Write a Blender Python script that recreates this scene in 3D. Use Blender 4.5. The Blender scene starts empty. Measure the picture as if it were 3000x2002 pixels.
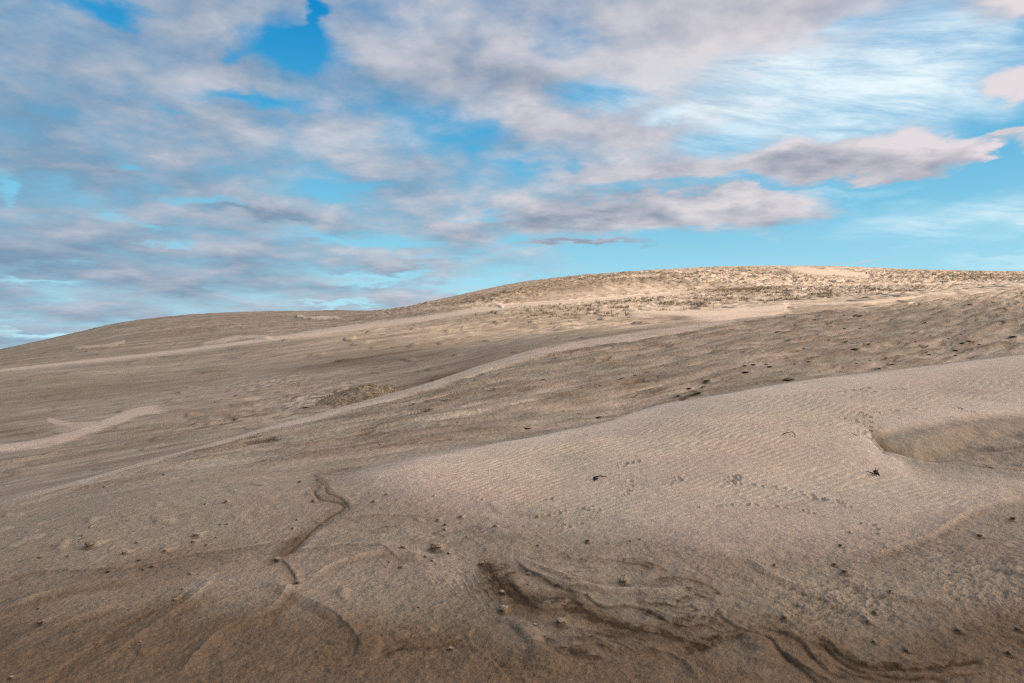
import bpy, math, random
import numpy as np
from mathutils import Vector

random.seed(7)
scene = bpy.context.scene
COL = scene.collection
F = 2000.0      # focal length in photograph pixels (24 mm on 36 mm)
CX = 1500.0
HZ = 1040.0     # eye-level row
EYE = 1.7
f32 = np.float32

# ------------------------------------------------------------------ helpers
def tag(o, label=None, cat=None, group=None, kind=None):
    if label: o['label'] = label
    if cat: o['category'] = cat
    if group: o['group'] = group
    if kind: o['kind'] = kind
    return o

def sstep(a, b, x):
    t = np.clip((x - a) / (b - a), 0, 1)
    return t * t * (3 - 2 * t)

_rng = np.random.RandomState(11)
_a = _rng.uniform(0, 2 * math.pi, (256, 256))
_GX = (np.cos(_a) * 1.55).astype(f32); _GY = (np.sin(_a) * 1.55).astype(f32)

def vnoise(x, y, seed=0):
    """gradient noise, about -1..1"""
    x = x + seed * 17.31; y = y + seed * 9.17
    xf = np.floor(x); yf = np.floor(y)
    fx = (x - xf).astype(f32); fy = (y - yf).astype(f32)
    xi = xf.astype(np.int32) & 255; yi = yf.astype(np.int32) & 255
    xj = (xi + 1) & 255; yj = (yi + 1) & 255
    wx = fx * fx * fx * (fx * (fx * 6 - 15) + 10)
    wy = fy * fy * fy * (fy * (fy * 6 - 15) + 10)
    a = _GX[xi, yi] * fx + _GY[xi, yi] * fy
    b = _GX[xj, yi] * (fx - 1) + _GY[xj, yi] * fy
    c = _GX[xi, yj] * fx + _GY[xi, yj] * (fy - 1)
    d = _GX[xj, yj] * (fx - 1) + _GY[xj, yj] * (fy - 1)
    return (a + (b - a) * wx) * (1 - wy) + (c + (d - c) * wx) * wy

def fbm(x, y, o=4, seed=0, g=0.5):
    s = 0; a = 1.0; n = 0
    for i in range(o):
        s = s + a * vnoise(x, y, seed + i * 3)
        n += a; a *= g
        x, y = 1.9 * x + 0.7 * y + 3.1, 1.9 * y - 0.7 * x + 1.7
    return s / n

def rot(x, y, deg):
    c, s = math.cos(math.radians(deg)), math.sin(math.radians(deg))
    return x * c + y * s, -x * s + y * c

def pchip1(xs, ys, x):
    xs = np.array(xs, float); ys = np.array(ys, float)
    h = np.diff(xs); dl = np.diff(ys) / h
    d = np.zeros_like(ys)
    m = dl[:-1] * dl[1:] > 0
    w1 = 2 * h[1:] + h[:-1]; w2 = h[1:] + 2 * h[:-1]
    with np.errstate(divide='ignore', invalid='ignore'):
        hm = (w1 + w2) / (w1 / dl[:-1] + w2 / dl[1:])
    d[1:-1] = np.where(m, hm, 0); d[0] = dl[0]; d[-1] = dl[-1]
    x = np.clip(x, xs[0], xs[-1])
    i = np.clip(np.searchsorted(xs, x) - 1, 0, len(xs) - 2)
    t = (x - xs[i]) / h[i]
    return ((2*t**3-3*t**2+1)*ys[i] + (t**3-2*t**2+t)*h[i]*d[i]
            + (-2*t**3+3*t**2)*ys[i+1] + (t**3-t**2)*h[i]*d[i+1])

def polydist(U, R, pts, sx=1.0, sy=1.0, smooth=True):
    """distance to a polyline, sign (+ below / to the right of travel), and parameter 0..1 along it"""
    pts = np.array(pts, float)
    if smooth and len(pts) > 2:
        n = len(pts); tt = np.arange(n); q = np.linspace(0, n - 1, (n - 1) * 4 + 1)
        pts = np.stack([pchip1(tt, pts[:, 0], q), pchip1(tt, pts[:, 1], q)], 1)
    D = np.full(U.shape, 1e9, f32); S = np.ones(U.shape, f32); P = np.zeros(U.shape, f32)
    n = len(pts) - 1
    for i in range(n):
        ax, ay = pts[i]; bx, by = pts[i + 1]
        dx, dy = (bx - ax) * sx, (by - ay) * sy
        L2 = dx * dx + dy * dy + 1e-9
        px = (U - ax) * sx; py = (R - ay) * sy
        t = np.clip((px * dx + py * dy) / L2, 0, 1)
        ex = px - t * dx; ey = py - t * dy
        d = np.sqrt(ex * ex + ey * ey)
        cr = dx * py - dy * px
        m = d < D
        D = np.where(m, d, D).astype(f32); S = np.where(m, np.sign(cr), S).astype(f32)
        P = np.where(m, (i + t) / n, P).astype(f32)
    return D, S, P

def inpoly(U, R, poly):
    poly = np.array(poly, float)
    ins = np.zeros(U.shape, bool); D = np.full(U.shape, 1e9, f32)
    n = len(poly)
    for i in range(n):
        ax, ay = poly[i]; bx, by = poly[(i + 1) % n]
        c = ((ay > R) != (by > R)) & (U < (bx - ax) * (R - ay) / (by - ay + 1e-9) + ax)
        ins ^= c
        dx, dy = bx - ax, by - ay
        t = np.clip(((U - ax) * dx + (R - ay) * dy) / (dx * dx + dy * dy + 1e-9), 0, 1)
        D = np.minimum(D, np.hypot(U - ax - t * dx, R - ay - t * dy))
    return np.where(ins, D, -D).astype(f32)     # + inside

def blob(U, R, cx, cy, rx, ry, tilt=0):
    a, b = rot(U - cx, R - cy, tilt)
    return np.exp(-((a / rx) ** 2 + (b / ry) ** 2)).astype(f32)

# ------------------------------------------------------------------ terrain knots (measured along every direction)
AU = [-800, 0, 320, 640, 1190, 1580, 1915, 2145, 2300, 2550, 2810, 3000, 3800]
E_row = [1720, 1476, 1386, 1292, 1141, 1023, 967, 937, 921, 899, 866, 843, 750]
E_Y = [9.0, 12, 16, 21, 32, 42, 50, 56, 60, 66, 72, 76, 95]
def K(xs, ys): return lambda u: pchip1(xs, ys, u)
CUc = [-800, 0, 500, 1010, 1240, 1500, 1790, 2235, 2680, 3000, 3800]
C_row = K(CUc, [1765, 1545, 1450, 1400, 1334, 1290, 1232, 1131, 1076, 1034, 940])
C_Y = K(CUc, [7.0, 8.5, 9.4, 10.3, 12, 14, 16.5, 20, 25, 28, 34])
Er = K(AU, E_row); Ey = K(AU, E_Y)
dip = K([-800, 320, 640, 900, 1190, 1580, 1915, 2145, 2300, 3000, 3800], [-4, -3, 2, 14, 36, 40, 22, 9, 8, 12, 30])
dipC = K([-800, 900, 1240, 1600, 2000, 3000, 3800], [-8, -5, -2, 1, 4, 5, 5])
Gu = [-800, 0, 320, 640, 1190, 1580, 1915, 2300, 3000, 3800]
Gr = K(Gu, [1600, 1420, 1335, 1252, 1122, 1012, 960, 913, 836, 740])
Gy = K(Gu, [16, 20, 25, 31, 46, 58, 66, 76, 96, 122])
G2r = K(Gu, [1400, 1252, 1185, 1122, 1015, 955, 920, 886, 828, 735])
G2y = K(Gu, [35, 42, 50, 60, 80, 95, 104, 112, 132, 155])
Hu = [-800, 0, 490, 787, 1000, 1250, 1468, 1745, 2000, 2300, 3000, 3800]
Hr = K(Hu, [1200, 1084, 1030, 990, 959, 927, 897, 875, 858, 846, 822, 735])
Hy = K(Hu, [80, 95, 110, 122, 135, 148, 160, 175, 190, 198, 210, 230])
dipH = K([-800, 0, 1000, 1468, 1900, 2050, 2400, 3800], [2, 3, 4, 8, 7, 5, 2, 2])
Ku = [-800, -200, 0, 190, 383, 575, 766, 960, 1120, 1165, 1277, 1404, 1532, 1660, 1850, 2040, 2235, 2425, 2617, 2810, 3000, 3800]
Kr = K(Ku, [1120, 1068, 1025, 983, 942, 922, 913, 911, 912, 908, 883, 853, 828, 813, 798, 786, 780, 781, 789, 796, 799, 830])
Ky = K([-800, 0, 766, 1150, 1700, 2235, 3000, 3800], [200, 200, 230, 250, 290, 310, 320, 340])

def knots(u):
    """list of (Y, row) arrays for columns u (clipped)"""
    k = []
    flat = lambda Y, z=0: HZ + F * (EYE - z) / Y
    one = np.ones_like(u)
    for Y in (0.4, 0.8, 1.5, 2.4):
        k.append((Y * one, flat(Y) * one))
    k.append((3.5 * one, pchip1([-800, 0, 1500, 3000, 3800], [2060, 2045, 2026, 1985, 1950], u)))
    k.append((pchip1([-800, 0, 3800], [5.3, 6, 6], u), pchip1([-800, 0, 1500, 3000, 3800], [1810, 1660, 1600, 1535, 1480], u)))
    k.append((C_Y(u), C_row(u)))
    k.append((C_Y(u) ** .88 * Ey(u) ** .12, C_row(u) + dipC(u)))
    mid = C_Y(u) ** .5 * Ey(u) ** .5
    k.append((mid, C_row(u) * .47 + Er(u) * .53 + 2))
    k.append((Ey(u), Er(u)))
    k.append((Ey(u) * 1.13, Er(u) + dip(u)))
    k.append((Gy(u), Gr(u)))
    k.append((G2y(u), G2r(u)))
    k.append((Hy(u), Hr(u)))
    k.append((Hy(u) * 1.07, Hr(u) + dipH(u)))
    ym = Hy(u) ** .5 * Ky(u) ** .5
    k.append((ym, Hr(u) * .5 + Kr(u) * .5))
    k.append((Ky(u), Kr(u)))
    k.append((Ky(u) * 1.25, Kr(u) + 30))
    k.append((1500 * one, flat(1500, -30) * one))
    k.append((7000 * one, flat(7000, -30) * one))
    return k

# columns: dense where the photograph looks, coarse elsewhere, all the way round
uu = np.concatenate([np.arange(-3000, -800, 60), np.arange(-800, -120, 14), np.arange(-120, 3120, 1.6),
                     np.arange(3120, 3800, 14), np.arange(3800, 6001, 60)])
th = np.arctan((uu - CX) / F)
back = np.linspace(th[-1], 2 * math.pi + th[0], 70)[1:-1]
TH = np.concatenate([th, back]); NF = len(th); NC = len(TH)
UC = np.concatenate([uu, np.full(len(back), 1e5)])
thm = math.atan(2300 / F)
thw = np.where(TH > math.pi, TH - 2 * math.pi, TH)
ths = np.clip(thw, -thm, thm)
us = CX + F * np.tan(ths)
KL = knots(us); kL = knots(np.array([-800.0])); kR = knots(np.array([3800.0]))
Xk = []; Ek = []
wout = sstep(thm, math.pi, np.abs(thw)) * 0.5
for (Y, R), (Yl, Rl), (Yr, Rr) in zip(KL, kL, kR):
    z = EYE - Y * (R - HZ) / F; r = Y / np.cos(ths)
    zl = EYE - Yl * (Rl - HZ) / F; zr = EYE - Yr * (Rr - HZ) / F
    rl = Yl / math.cos(thm); rr = Yr / math.cos(thm)
    zo = np.where(thw > 0, zl, zr); ro = np.where(thw > 0, rl, rr)
    z = z * (1 - wout) + zo * wout; r = r * (1 - wout) + ro * wout
    Xk.append(np.log(r)); Ek.append((EYE - z) / r)
Xk = np.array(Xk); Ek = np.array(Ek)
h = np.diff(Xk, axis=0); dl = np.diff(Ek, axis=0) / h
D = np.zeros_like(Ek)
with np.errstate(divide='ignore', invalid='ignore'):
    w1 = 2 * h[1:] + h[:-1]; w2 = h[1:] + 2 * h[:-1]
    D[1:-1] = np.where(dl[:-1] * dl[1:] > 0, (w1 + w2) / (w1 / dl[:-1] + w2 / dl[1:]), 0)
D[0] = dl[0]; D[-1] = dl[-1]
#        .4 .8 1.5 2.4  3.5(A) B    C  C2   mid  E   F    G   G2   H   H2  ym  K   K2  1500 7000
NS = [2, 2, 4, 14, 270, 300, 24, 120, 130, 26, 80, 170, 90, 14, 70, 80, 12, 12, 6]
SPLIT = {}
Xr = []; Er_ = []
for s, n in enumerate(NS):
    SPLIT[s] = len(Xr)
    for i in range(n):
        t = i / n
        Xr.append(Xk[s] * (1 - t) + Xk[s + 1] * t)
        Er_.append((2*t**3-3*t**2+1)*Ek[s] + (t**3-2*t**2+t)*h[s]*D[s] + (-2*t**3+3*t**2)*Ek[s+1] + (t**3-t**2)*h[s]*D[s+1])
Xr.append(Xk[-1]); Er_.append(Ek[-1])
RR = np.exp(np.array(Xr)); EE = np.array(Er_)
NR = RR.shape[0]
WX = RR * np.sin(TH)[None]; WY = RR * np.cos(TH)[None]; WZ = EYE - EE * RR
GU = np.broadcast_to(UC[None], RR.shape).copy()
with np.errstate(divide='ignore', invalid='ignore'):
    GR = HZ + F * (EYE - WZ) / WY
GU[:, NF:] = 1e5; GR[:, NF:] = 1e5

SOIL_SHADE = np.zeros(RR.shape + (4,), f32)   # moisture and painted shade, pale, dark mineral and painted shadow, litter
BASER = GR.copy()

# ------------------------------------------------------------------ clod lists (photograph positions)
CL = {}
def crop(name, ox, oy, s, lst):
    CL[name] = [(ox + x / s, oy + y / s, w / s) for x, y, w in lst]
crop('left', 0, 1350, 2.35, [(620,585,54),(860,632,32),(1135,620,24),(1050,718,24),(955,683,15),(750,765,22),(275,662,18),(465,652,14),(545,550,10),(565,515,12),(1350,510,34),(1330,552,22),(1420,575,16),(1490,515,10),(1515,425,12),(1565,425,12),(1310,785,16),(1255,895,16),(1205,970,24),(285,1135,40),(265,1025,14),(515,1195,12),(80,1515,26),(360,585,10),(940,560,14),(1300,788,10),(890,1305,10),(965,1275,12),(985,745,14)])
crop('gully', 0, 1350, 2.35, [(1910,675,34),(2045,850,26),(1555,285,26),(2160,275,20),(2060,158,22),(2040,395,12),(2015,458,16),(1100,230,12),(1125,108,16),(715,190,18),(1740,85,8),(1850,50,8),(615,460,12),(1415,300,12),(2170,100,8)])
crop('sheetfoot', 1000, 1350, 2.35, [(310,232,16),(220,280,22),(640,245,14),(825,380,28),(665,400,26),(715,430,20),(710,468,18),(705,508,10),(865,520,12),(1060,448,26),(1355,585,20),(1695,560,30),(1990,558,14),(2055,550,16),(190,220,10),(260,535,12)])
crop('strata', 1000, 1350, 2.35, [(425,600,26),(650,600,56),(580,655,18),(625,688,16),(410,725,26),(330,690,14),(965,715,38),(1290,787,18),(1290,860,14),(1105,920,30),(1115,1050,44),(535,1025,14),(1510,1135,54),(1330,1135,18),(1945,840,46),(750,1305,22),(740,633,18)])
crop('right', 2000, 1350, 2.35, [(2275,428,40),(2045,533,38),(1085,598,24),(1235,458,14),(1150,515,14),(635,725,22),(1045,718,28),(1115,780,38),(1320,1040,24),(1430,915,22),(1275,1110,20),(1900,1165,40),(2310,1160,32),(1315,1245,22),(700,1090,40),(2120,75,26),(2250,1330,30),(1540,1310,30)])
crop('crest', 2000, 750, 2.35, [(45,908,34),(150,898,48),(75,928,22),(105,965,70),(170,858,50),(245,820,14),(440,803,42),(430,755,30),(490,748,26),(580,738,18),(600,765,24),(540,820,14),(360,790,14),(870,727,28),(770,748,12),(945,798,16),(1085,795,20),(730,860,50)])
crop('upper', 2000, 750, 2.35, [(1355,780,24),(1440,747,36),(1190,650,48),(1285,612,20),(835,636,16),(1210,558,24),(1115,505,16),(1225,495,22),(1460,445,16),(1670,465,20),(1220,408,30),(1050,392,40),(1295,725,14),(1195,748,18),(655,520,28),(260,570,20),(100,622,10),(265,485,16),(35,720,12)])
crop('far', 2000, 750, 2.35, [(1830,573,16),(1880,645,34),(1930,606,34),(1975,600,26),(2045,605,26),(2070,660,14),(1700,675,20),(1880,685,24),(2270,560,44),(1980,340,30),(2140,325,20),(2215,430,16),(1600,590,12)])
crop('middle', 1000, 750, 2.35, [(1050,925,50),(925,942,10),(500,1022,40),(600,1060,40),(665,1168,22),(800,1145,16),(1095,803,12),(1600,718,16),(1875,633,12),(2190,752,14),(2030,820,32),(2110,800,22),(1930,860,28),(800,978,30),(720,1000,32),(1230,882,24),(1395,852,26),(1660,915,16),(1785,903,14),(2320,980,36),(1530,1065,18),(1640,1080,18),(1780,1100,40),(1290,1185,36),(1015,885,10),(270,1302,14)])

SHEET = [(1005,1404),(1060,1378),(1215,1335),(1400,1308),(1530,1288),(1787,1235),(1915,1190),(2234,1133),(2460,1102),(2681,1078),(3000,1037),
         (3500,960),(3500,1230),(3000,1222),(2850,1238),(2700,1262),(2600,1278),(2556,1293),(2596,1334),(2680,1358),(2850,1374),(3040,1395),(3060,1440),(2930,1500),
         (2780,1560),(2650,1600),(2480,1628),(2230,1634),(2050,1612),(1900,1588),(1650,1556),(1500,1535),(1350,1500),(1250,1468),(1150,1440),(1050,1420)]
HOLLOW = [(2556,1296),(2600,1336),(2700,1362),(2830,1374),(3000,1388),(3180,1384),(3300,1350),(3290,1280),(3160,1238),(3000,1226),(2850,1242),(2770,1268),(2680,1288)]
G1 = [(925,1430),(922,1443),(940,1462),(985,1468),(1006,1478),(998,1492),(962,1512),(925,1538),(895,1570),(868,1598),(835,1622),(790,1650)]
G2 = [(950,1425),(958,1444),(995,1458),(1014,1474),(1022,1488),(1015,1496)]
G3 = [(1045,1366),(975,1382),(924,1393),(928,1410),(950,1424)]
GULLY = [(930,1392),(925,1405),(960,1425),(985,1432),(925,1437),(945,1452),(1000,1470),(1020,1485),(990,1500),(930,1535),(895,1570),(875,1598),(855,1620)]

def place(u, row):
    j = int(np.argmin(np.abs(UC[:NF] - u)))
    col = BASER[:, j]
    lo = SPLIT[3]
    i = lo + int(np.argmax(col[lo:] <= row))
    return i, j

def near_detail(sl):
    X = WX[sl]; Y = WY[sl]; U = GU[sl].copy(); R = BASER[sl]; dz = np.zeros(X.shape, f32)
    Ya = np.clip(np.abs(Y), 2, 100)
    px = (Ya / F).astype(f32)              # metres per photograph pixel
    S = SOIL_SHADE[sl]
    damp_shade, pale, dark, lit = (np.zeros(X.shape, f32) for _ in range(4))
    wob = 22 * fbm(X / 1.6, Y / 1.6, 3, 1) * np.clip(8 / Ya, .3, 1)
    wob2 = 5 * fbm(X / .25, Y / .25, 3, 2)
    wob3 = 9 * fbm(X / .38, Y / .5, 3, 4)
    Uw = U + wob * .6; Rw = R + wob * .3 + wob2 * .5
    # --- masks
    sh = inpoly(Uw, R + wob * .15, SHEET)
    low = np.maximum(np.maximum(sstep(1360, 1460, R), .45 * sstep(1500, 1150, U)), sstep(2560, 2760, U) * sstep(1345, 1385, R))
    sheet = sstep(-4 - 26 * low, 16 + 74 * low, sh + low * (wob * 1.2 + 10 * fbm(X / .5, Y / 1.2, 3, 50)))
    sheet_in = sstep(18, 60, sh) * sstep(-10, 90, sh)
    ho = inpoly(Uw, R, HOLLOW)
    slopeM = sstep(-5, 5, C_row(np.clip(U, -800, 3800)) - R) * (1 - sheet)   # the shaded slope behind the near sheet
    fore = sstep(1540, 1640, R)
    rough = np.clip(blob(U, R, 2350, 1760, 330, 110, -12) + blob(U, R, 2850, 1740, 300, 150) + 1.1 * blob(U, R, 1320, 1740, 75, 110, 20)
                    + .6 * blob(U, R, 1250, 1850, 150, 80) + blob(U, R, 2060, 1690, 90, 35) + .9 * blob(U, R, 2450, 1690, 140, 30, 15)
                    + .22 * blob(U, R, 400, 1900, 700, 120) + .3 * blob(U, R, 900, 1750, 300, 150) + .3 * blob(U, R, 1600, 1960, 300, 50), 0, 1)
    strataM = np.clip(blob(U, R, 1800, 1770, 420, 130, 8) + blob(U, R, 2500, 1960, 330, 55) + .7 * blob(U, R, 1450, 1690, 110, 60) + .8 * blob(U, R, 1650, 1880, 300, 70), 0, 1) * (1 - sheet)
    rough = rough * (1 - sheet) * (1 - .85 * sstep(.3, .8, strataM))
    rough = np.maximum(rough, sstep(8, 45, ho) * (.5 + .5 * sstep(-.1, .4, fbm(X / 1.2, Y / 1.2, 2, 9))))
    # --- undulation
    dz += .035 * fbm(X / 2.7, Y / 3.5, 3, 3) * np.clip(Ya / 6, .5, 1.6)
    # --- sheet body and ripples
    dz += sheet * (1 - .8 * low) * .05 * np.clip(Ya / 8, .6, 2.2) + .04 * sstep(0, 120, sh) * np.clip(Ya / 10, .6, 2)
    G = 10.5 * 6.5 ** 1.25 / -.25 * Ya ** -.25
    hx = 60 * np.log(1 + np.abs(X + 3) / 6.5) * np.sign(X + 3)
    ph = G - hx + 2.2 * fbm(X / 2.5, Y / 2.5, 3, 5) + .5 * fbm(X / .4, Y / .4, 2, 6)
    lam = .10 * (Ya / 6.5) ** 1.25
    am = sstep(-.55, .35, fbm(X / 1.4, Y / 1.4, 3, 7) + .2)
    w = np.sin(2 * math.pi * ph); w = w + .35 * np.sin(4 * math.pi * ph + .9)
    dz += sheet_in * (.25 + .75 * am) * w * lam * .046 * (1 - .88 * sstep(8, 20, Ya))
    # small ripple patches at the bottom
    for (cx, cy, rx, ry, ti) in ((1010, 1925, 105, 62, -10), (1480, 1965, 150, 40, 6), (60, 1430, 90, 12, -14)):
        m = sstep(.25, .6, blob(Uw, Rw, cx, cy, rx, ry, ti))
        p2 = (Y + .22 * X) / .075 + .9 * fbm(X / .5, Y / .5, 3, 8)
        dz += m * .0055 * np.sin(2 * math.pi * p2); pale += .35 * m; rough *= (1 - m)
    # --- blowout hollow on the right
    hd = sstep(-4, 30, ho)
    damp_shade += hd * (.08 + .4 * sstep(.0, .4, fbm(X / 1.1, Y / .7, 3, 47)) + .35 * blob(U, R, 2640, 1330, 110, 30, 14)); dark += hd * .4 * sstep(.12, .35, fbm(X / .9, Y / .35, 3, 48)) * sstep(2640, 2760, U)  # inner shading of the hollow painted into the soil
    dz += hd * .05 * fbm(X / .5, Y / .45, 3, 49) * sstep(2600, 2700, U)
    dz -= .25 * hd * (1 - .45 * sstep(40, 140, ho)) * (1 - .5 * sstep(1330, 1230, R))
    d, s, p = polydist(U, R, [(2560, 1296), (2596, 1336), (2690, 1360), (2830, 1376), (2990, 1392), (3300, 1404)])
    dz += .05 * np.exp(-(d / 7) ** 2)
    dark += .95 * np.exp(-((d - 9) / 8) ** 2) * (s < 0) * sstep(.15, .5, p) * (.7 + fbm(X / .3, Y / .3, 2, 45)); damp_shade += .8 * np.exp(-(d / 34) ** 2) * (s < 0)  # shadow along the lower lip painted in
    dz += .05 * hd * np.floor(2.5 * fbm(X / 1.8, Y / 1.1, 2, 46) + sstep(.4, 1, np.modf(5 + 2.5 * fbm(X / 1.8, Y / 1.1, 2, 46))[0]) ) * 0
    # --- crust relief
    rx, ry = rot(X, Y, 25)
    crust = fbm(rx / .085, ry / .052, 3, 12, .6); crust2 = np.abs(fbm(rx / .30, ry / .14, 3, 13))
    sc = np.clip(Ya / 6, .6, 3)
    crustL = fbm(rx / .45, ry / .16, 4, 21, .6)
    far_r = sstep(8, 13, Ya)
    rough *= .30 + .70 * sstep(-.15, .3, fbm(X / .9, Y / .9, 3, 44))
    dz += rough * ((1 - far_r) * (crust * .019 - crust2 * .018) + far_r * (crustL * .10))
    pale += rough * (.5 * sstep(.0, .4, crust) * (1 - far_r) + .4 * sstep(0, .4, crustL) * far_r); dark += rough * .28 * sstep(.05, .4, -crust) * (1 - far_r) + .3 * rough * far_r * sstep(.1, .4, -crustL)
    # --- fine grain everywhere near
    nearw = 1 - sstep(6, 12, Ya)
    dz += nearw * (1 - .6 * sheet) * (1 - .6 * strataM) * (.006 * fbm(X / .04, Y / .04, 2, 14) + .006 * fbm(X / .12, Y / .09, 2, 24)) + (1 - sheet) * .010 * fbm(X / .2, Y / .2, 3, 15) * np.clip(Ya / 6, 1, 3)
    # --- shaded slope: wind streaks and small ledges
    ax, ay = rot(X, Y, 42)
    st = fbm(ax / 6.5, ay / 1.2, 3, 16)
    led = fbm(ax / 6.5 + .6 * st, ay / 1.0, 3, 17)
    t = led * 3.2; fr = t - np.floor(t)
    step = (np.floor(t) + sstep(.5, 1, fr)) / 3.2
    lm = sstep(-.15, .5, fbm(ax / 7, ay / 5, 3, 18) + .25)
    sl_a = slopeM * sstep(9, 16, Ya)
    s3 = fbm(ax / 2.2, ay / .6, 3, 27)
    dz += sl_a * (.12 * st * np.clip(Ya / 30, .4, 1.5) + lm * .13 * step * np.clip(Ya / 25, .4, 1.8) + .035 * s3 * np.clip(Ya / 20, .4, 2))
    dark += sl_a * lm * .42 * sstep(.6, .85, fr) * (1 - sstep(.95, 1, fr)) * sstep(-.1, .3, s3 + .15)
    damp_shade += sl_a * .35 * sstep(-.1, .45, s3); pale += sl_a * .30 * sstep(.0, .5, -st) + sl_a * .22 * sstep(.1, .5, -s3)
    damp_shade += sl_a * (.02 + .28 * sstep(0, .5, st))
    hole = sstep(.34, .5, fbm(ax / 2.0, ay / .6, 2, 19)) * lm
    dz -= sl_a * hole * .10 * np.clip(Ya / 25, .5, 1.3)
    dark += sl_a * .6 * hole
    # streaks of pale blown sand
    for pts, wd, a in (([(0, 1462), (320, 1372), (560, 1300)], 9, .5), ([(60, 1478), (330, 1398), (500, 1352)], 4, .5), ([(1230, 1240), (1420, 1200), (1560, 1168)], 7, .6),
                       ([(1130, 1265), (1300, 1215), (1400, 1180)], 8, .5), ([(2750, 1050), (3000, 1020), (3200, 990)], 9, .7), ([(2890, 1000), (3000, 990)], 6, .8)):
        d, s, p = polydist(U, R, pts); pale += a * np.exp(-(d / wd) ** 2)
    # --- band of smooth pale sand just under the crest
    er = Er(np.clip(U, -800, 3800)); bw = pchip1([-800, 0, 600, 1100, 1580, 2000, 2150, 2300, 3800], [8, 8, 10, 17, 21, 17, 9, 2, 2], np.clip(U, -800, 3800))
    db = R - er
    bw = bw + 2.5 * fbm(X / 2.2, Y / 2.2, 3, 52) + 2 * fbm(X / .5, Y / .5, 2, 53)
    band = (.82 + .3 * fbm(X / 1.2, Y / 2.5, 3, 54)) * sstep(-8, -2, -(-db)) * (1 - sstep(bw - 2.5, bw + 2.5, db)) * sstep(10, 14, Ya)
    pale += .95 * band; dz *= (1 - .75 * band); damp_shade *= (1 - band); dark *= (1 - band)
    dz -= .10 * np.exp(-((db - bw - 4) / 4) ** 2) * (db > 0) * sstep(900, 1300, U) * sstep(12, 16, Ya) * (U < 2300)
    dark += .25 * np.exp(-((db - bw - 3) / 2.2) ** 2) * sstep(1100, 1500, U) * (U < 2300)
    # --- gully and erosion lines of the foreground
    for pts, wd_, h_, dk_ in ((G1, 4.0, .012, .60), (G2, 3.0, .008, .5), (G3, 4, .008, .35)):
        d, s, p = polydist(U + wob2, R + wob2 * .5, pts)
        g1 = np.exp(-(d / wd_) ** 2) * sstep(0, .08, p) * (1 - sstep(.9, 1, p))
        dz -= g1 * h_ + .4 * h_ * np.exp(-(d / 18) ** 2); dark += dk_ * g1; damp_shade += .22 * np.exp(-(d / 20) ** 2)
        dz += .6 * h_ * np.exp(-((d - 16) / 9) ** 2) * (s < 0)
    damp_shade += .7 * blob(U, R, 850, 1595, 90, 14, -38); pale += .45 * blob(U, R, 905, 1600, 60, 9, -52) + .4 * blob(U, R, 875, 1690, 50, 9, -62) + .35 * blob(U, R, 1000, 1450, 40, 7, 30)
    def scarp(pts, h, wd, fall, dk, dkw, side=1, dmp_shade=.2, pl=0.0):
        nonlocal dz, dark, damp_shade, pale
        x0 = min(q[0] for q in pts) - 160; x1 = max(q[0] for q in pts) + 160
        c = (UC > x0) & (UC < x1)
        if not c.any(): return
        c0 = int(np.argmax(c)); c1 = int(len(c) - np.argmax(c[::-1]))
        v = (slice(None), slice(c0, c1))
        d, s, p = polydist(U[v] + .25 * wob[v] + wob2[v] * 1.3 + wob3[v], R[v] + .15 * wob[v] + wob2[v] * .9 + .6 * wob3[v], pts)
        sd = d * s * side
        env = sstep(0, .12, p) * (1 - sstep(.88, 1, p))
        wd *= .7; dk *= 1.35; h *= .40; dkw *= .62; pr = sstep(-wd, wd, sd) * np.exp(-np.maximum(sd, 0) / fall)
        dz[v] -= env * pr * h
        brk = .75 + 1.5 * np.clip(fbm(X[v] / .10, Y[v] / .14, 4, 23, .65), -.5, .6)
        lay = sstep(-1.3, 1.3, sd) * np.exp(-np.maximum(sd, 0) / (dkw * (.55 + .9 * np.clip(brk, 0, 1.4)))); dark[v] += env * dk * (.35 + .65 * np.clip(brk, 0, 1.3)) * lay
        damp_shade[v] += env * dmp_shade * np.exp(-((sd - fall * .3) / fall) ** 2)
        pale[v] += env * (.22 + pl) * np.exp(-((sd + 4) / 3.5) ** 2); dz[v] += env * h * .35 * np.exp(-((sd + 6) / 8) ** 2)
    S2 = 1.2766
    def sp(*q): return [(a * S2, b * S2) for a, b in q]
    scarp(sp((-30,1338),(0,1332),(60,1315),(120,1308),(220,1306),(300,1300),(370,1286),(450,1266),(540,1255),(600,1248)), .03, 7, 45, .42, 9, 1, .3)
    scarp(sp((85,1590),(130,1550),(210,1492),(290,1440),(360,1402),(405,1382),(450,1350)), .02, 9, 30, .38, 11, 1, .3)
    scarp(sp((560,1258),(640,1236),(700,1232)), .015, 8, 30, .25, 9, 1, .2)
    scarp(sp((650,1292),(690,1262),(760,1250),(830,1244),(880,1252),(910,1276),(960,1283)), .018, 5, 28, .40, 6, 1, .1)
    scarp(sp((720,1208),(770,1188),(860,1178),(950,1180),(1010,1186)), .012, 5, 22, .28, 5, 1, .1)
    scarp(sp((640,1280),(665,1300),(678,1330),(684,1345)), .035, 6, 30, .5, 7, 1, .2)
    scarp(sp((1090,1282),(1118,1290),(1140,1330),(1165,1362),(1195,1378),(1240,1380)), .02, 14, 40, .65, 22, 1, .4)
    scarp(sp((1150,1300),(1175,1345),(1215,1385),(1260,1402),(1320,1398),(1370,1418),(1430,1440),(1490,1452),(1550,1462),(1610,1478),(1640,1490)), .028, 9, 34, .72, 13, 1, .35)
    scarp(sp((1210,1382),(1250,1378),(1300,1375),(1335,1400),(1390,1425),(1440,1437)), .012, 8, 20, .55, 12, -1, .25)
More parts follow.
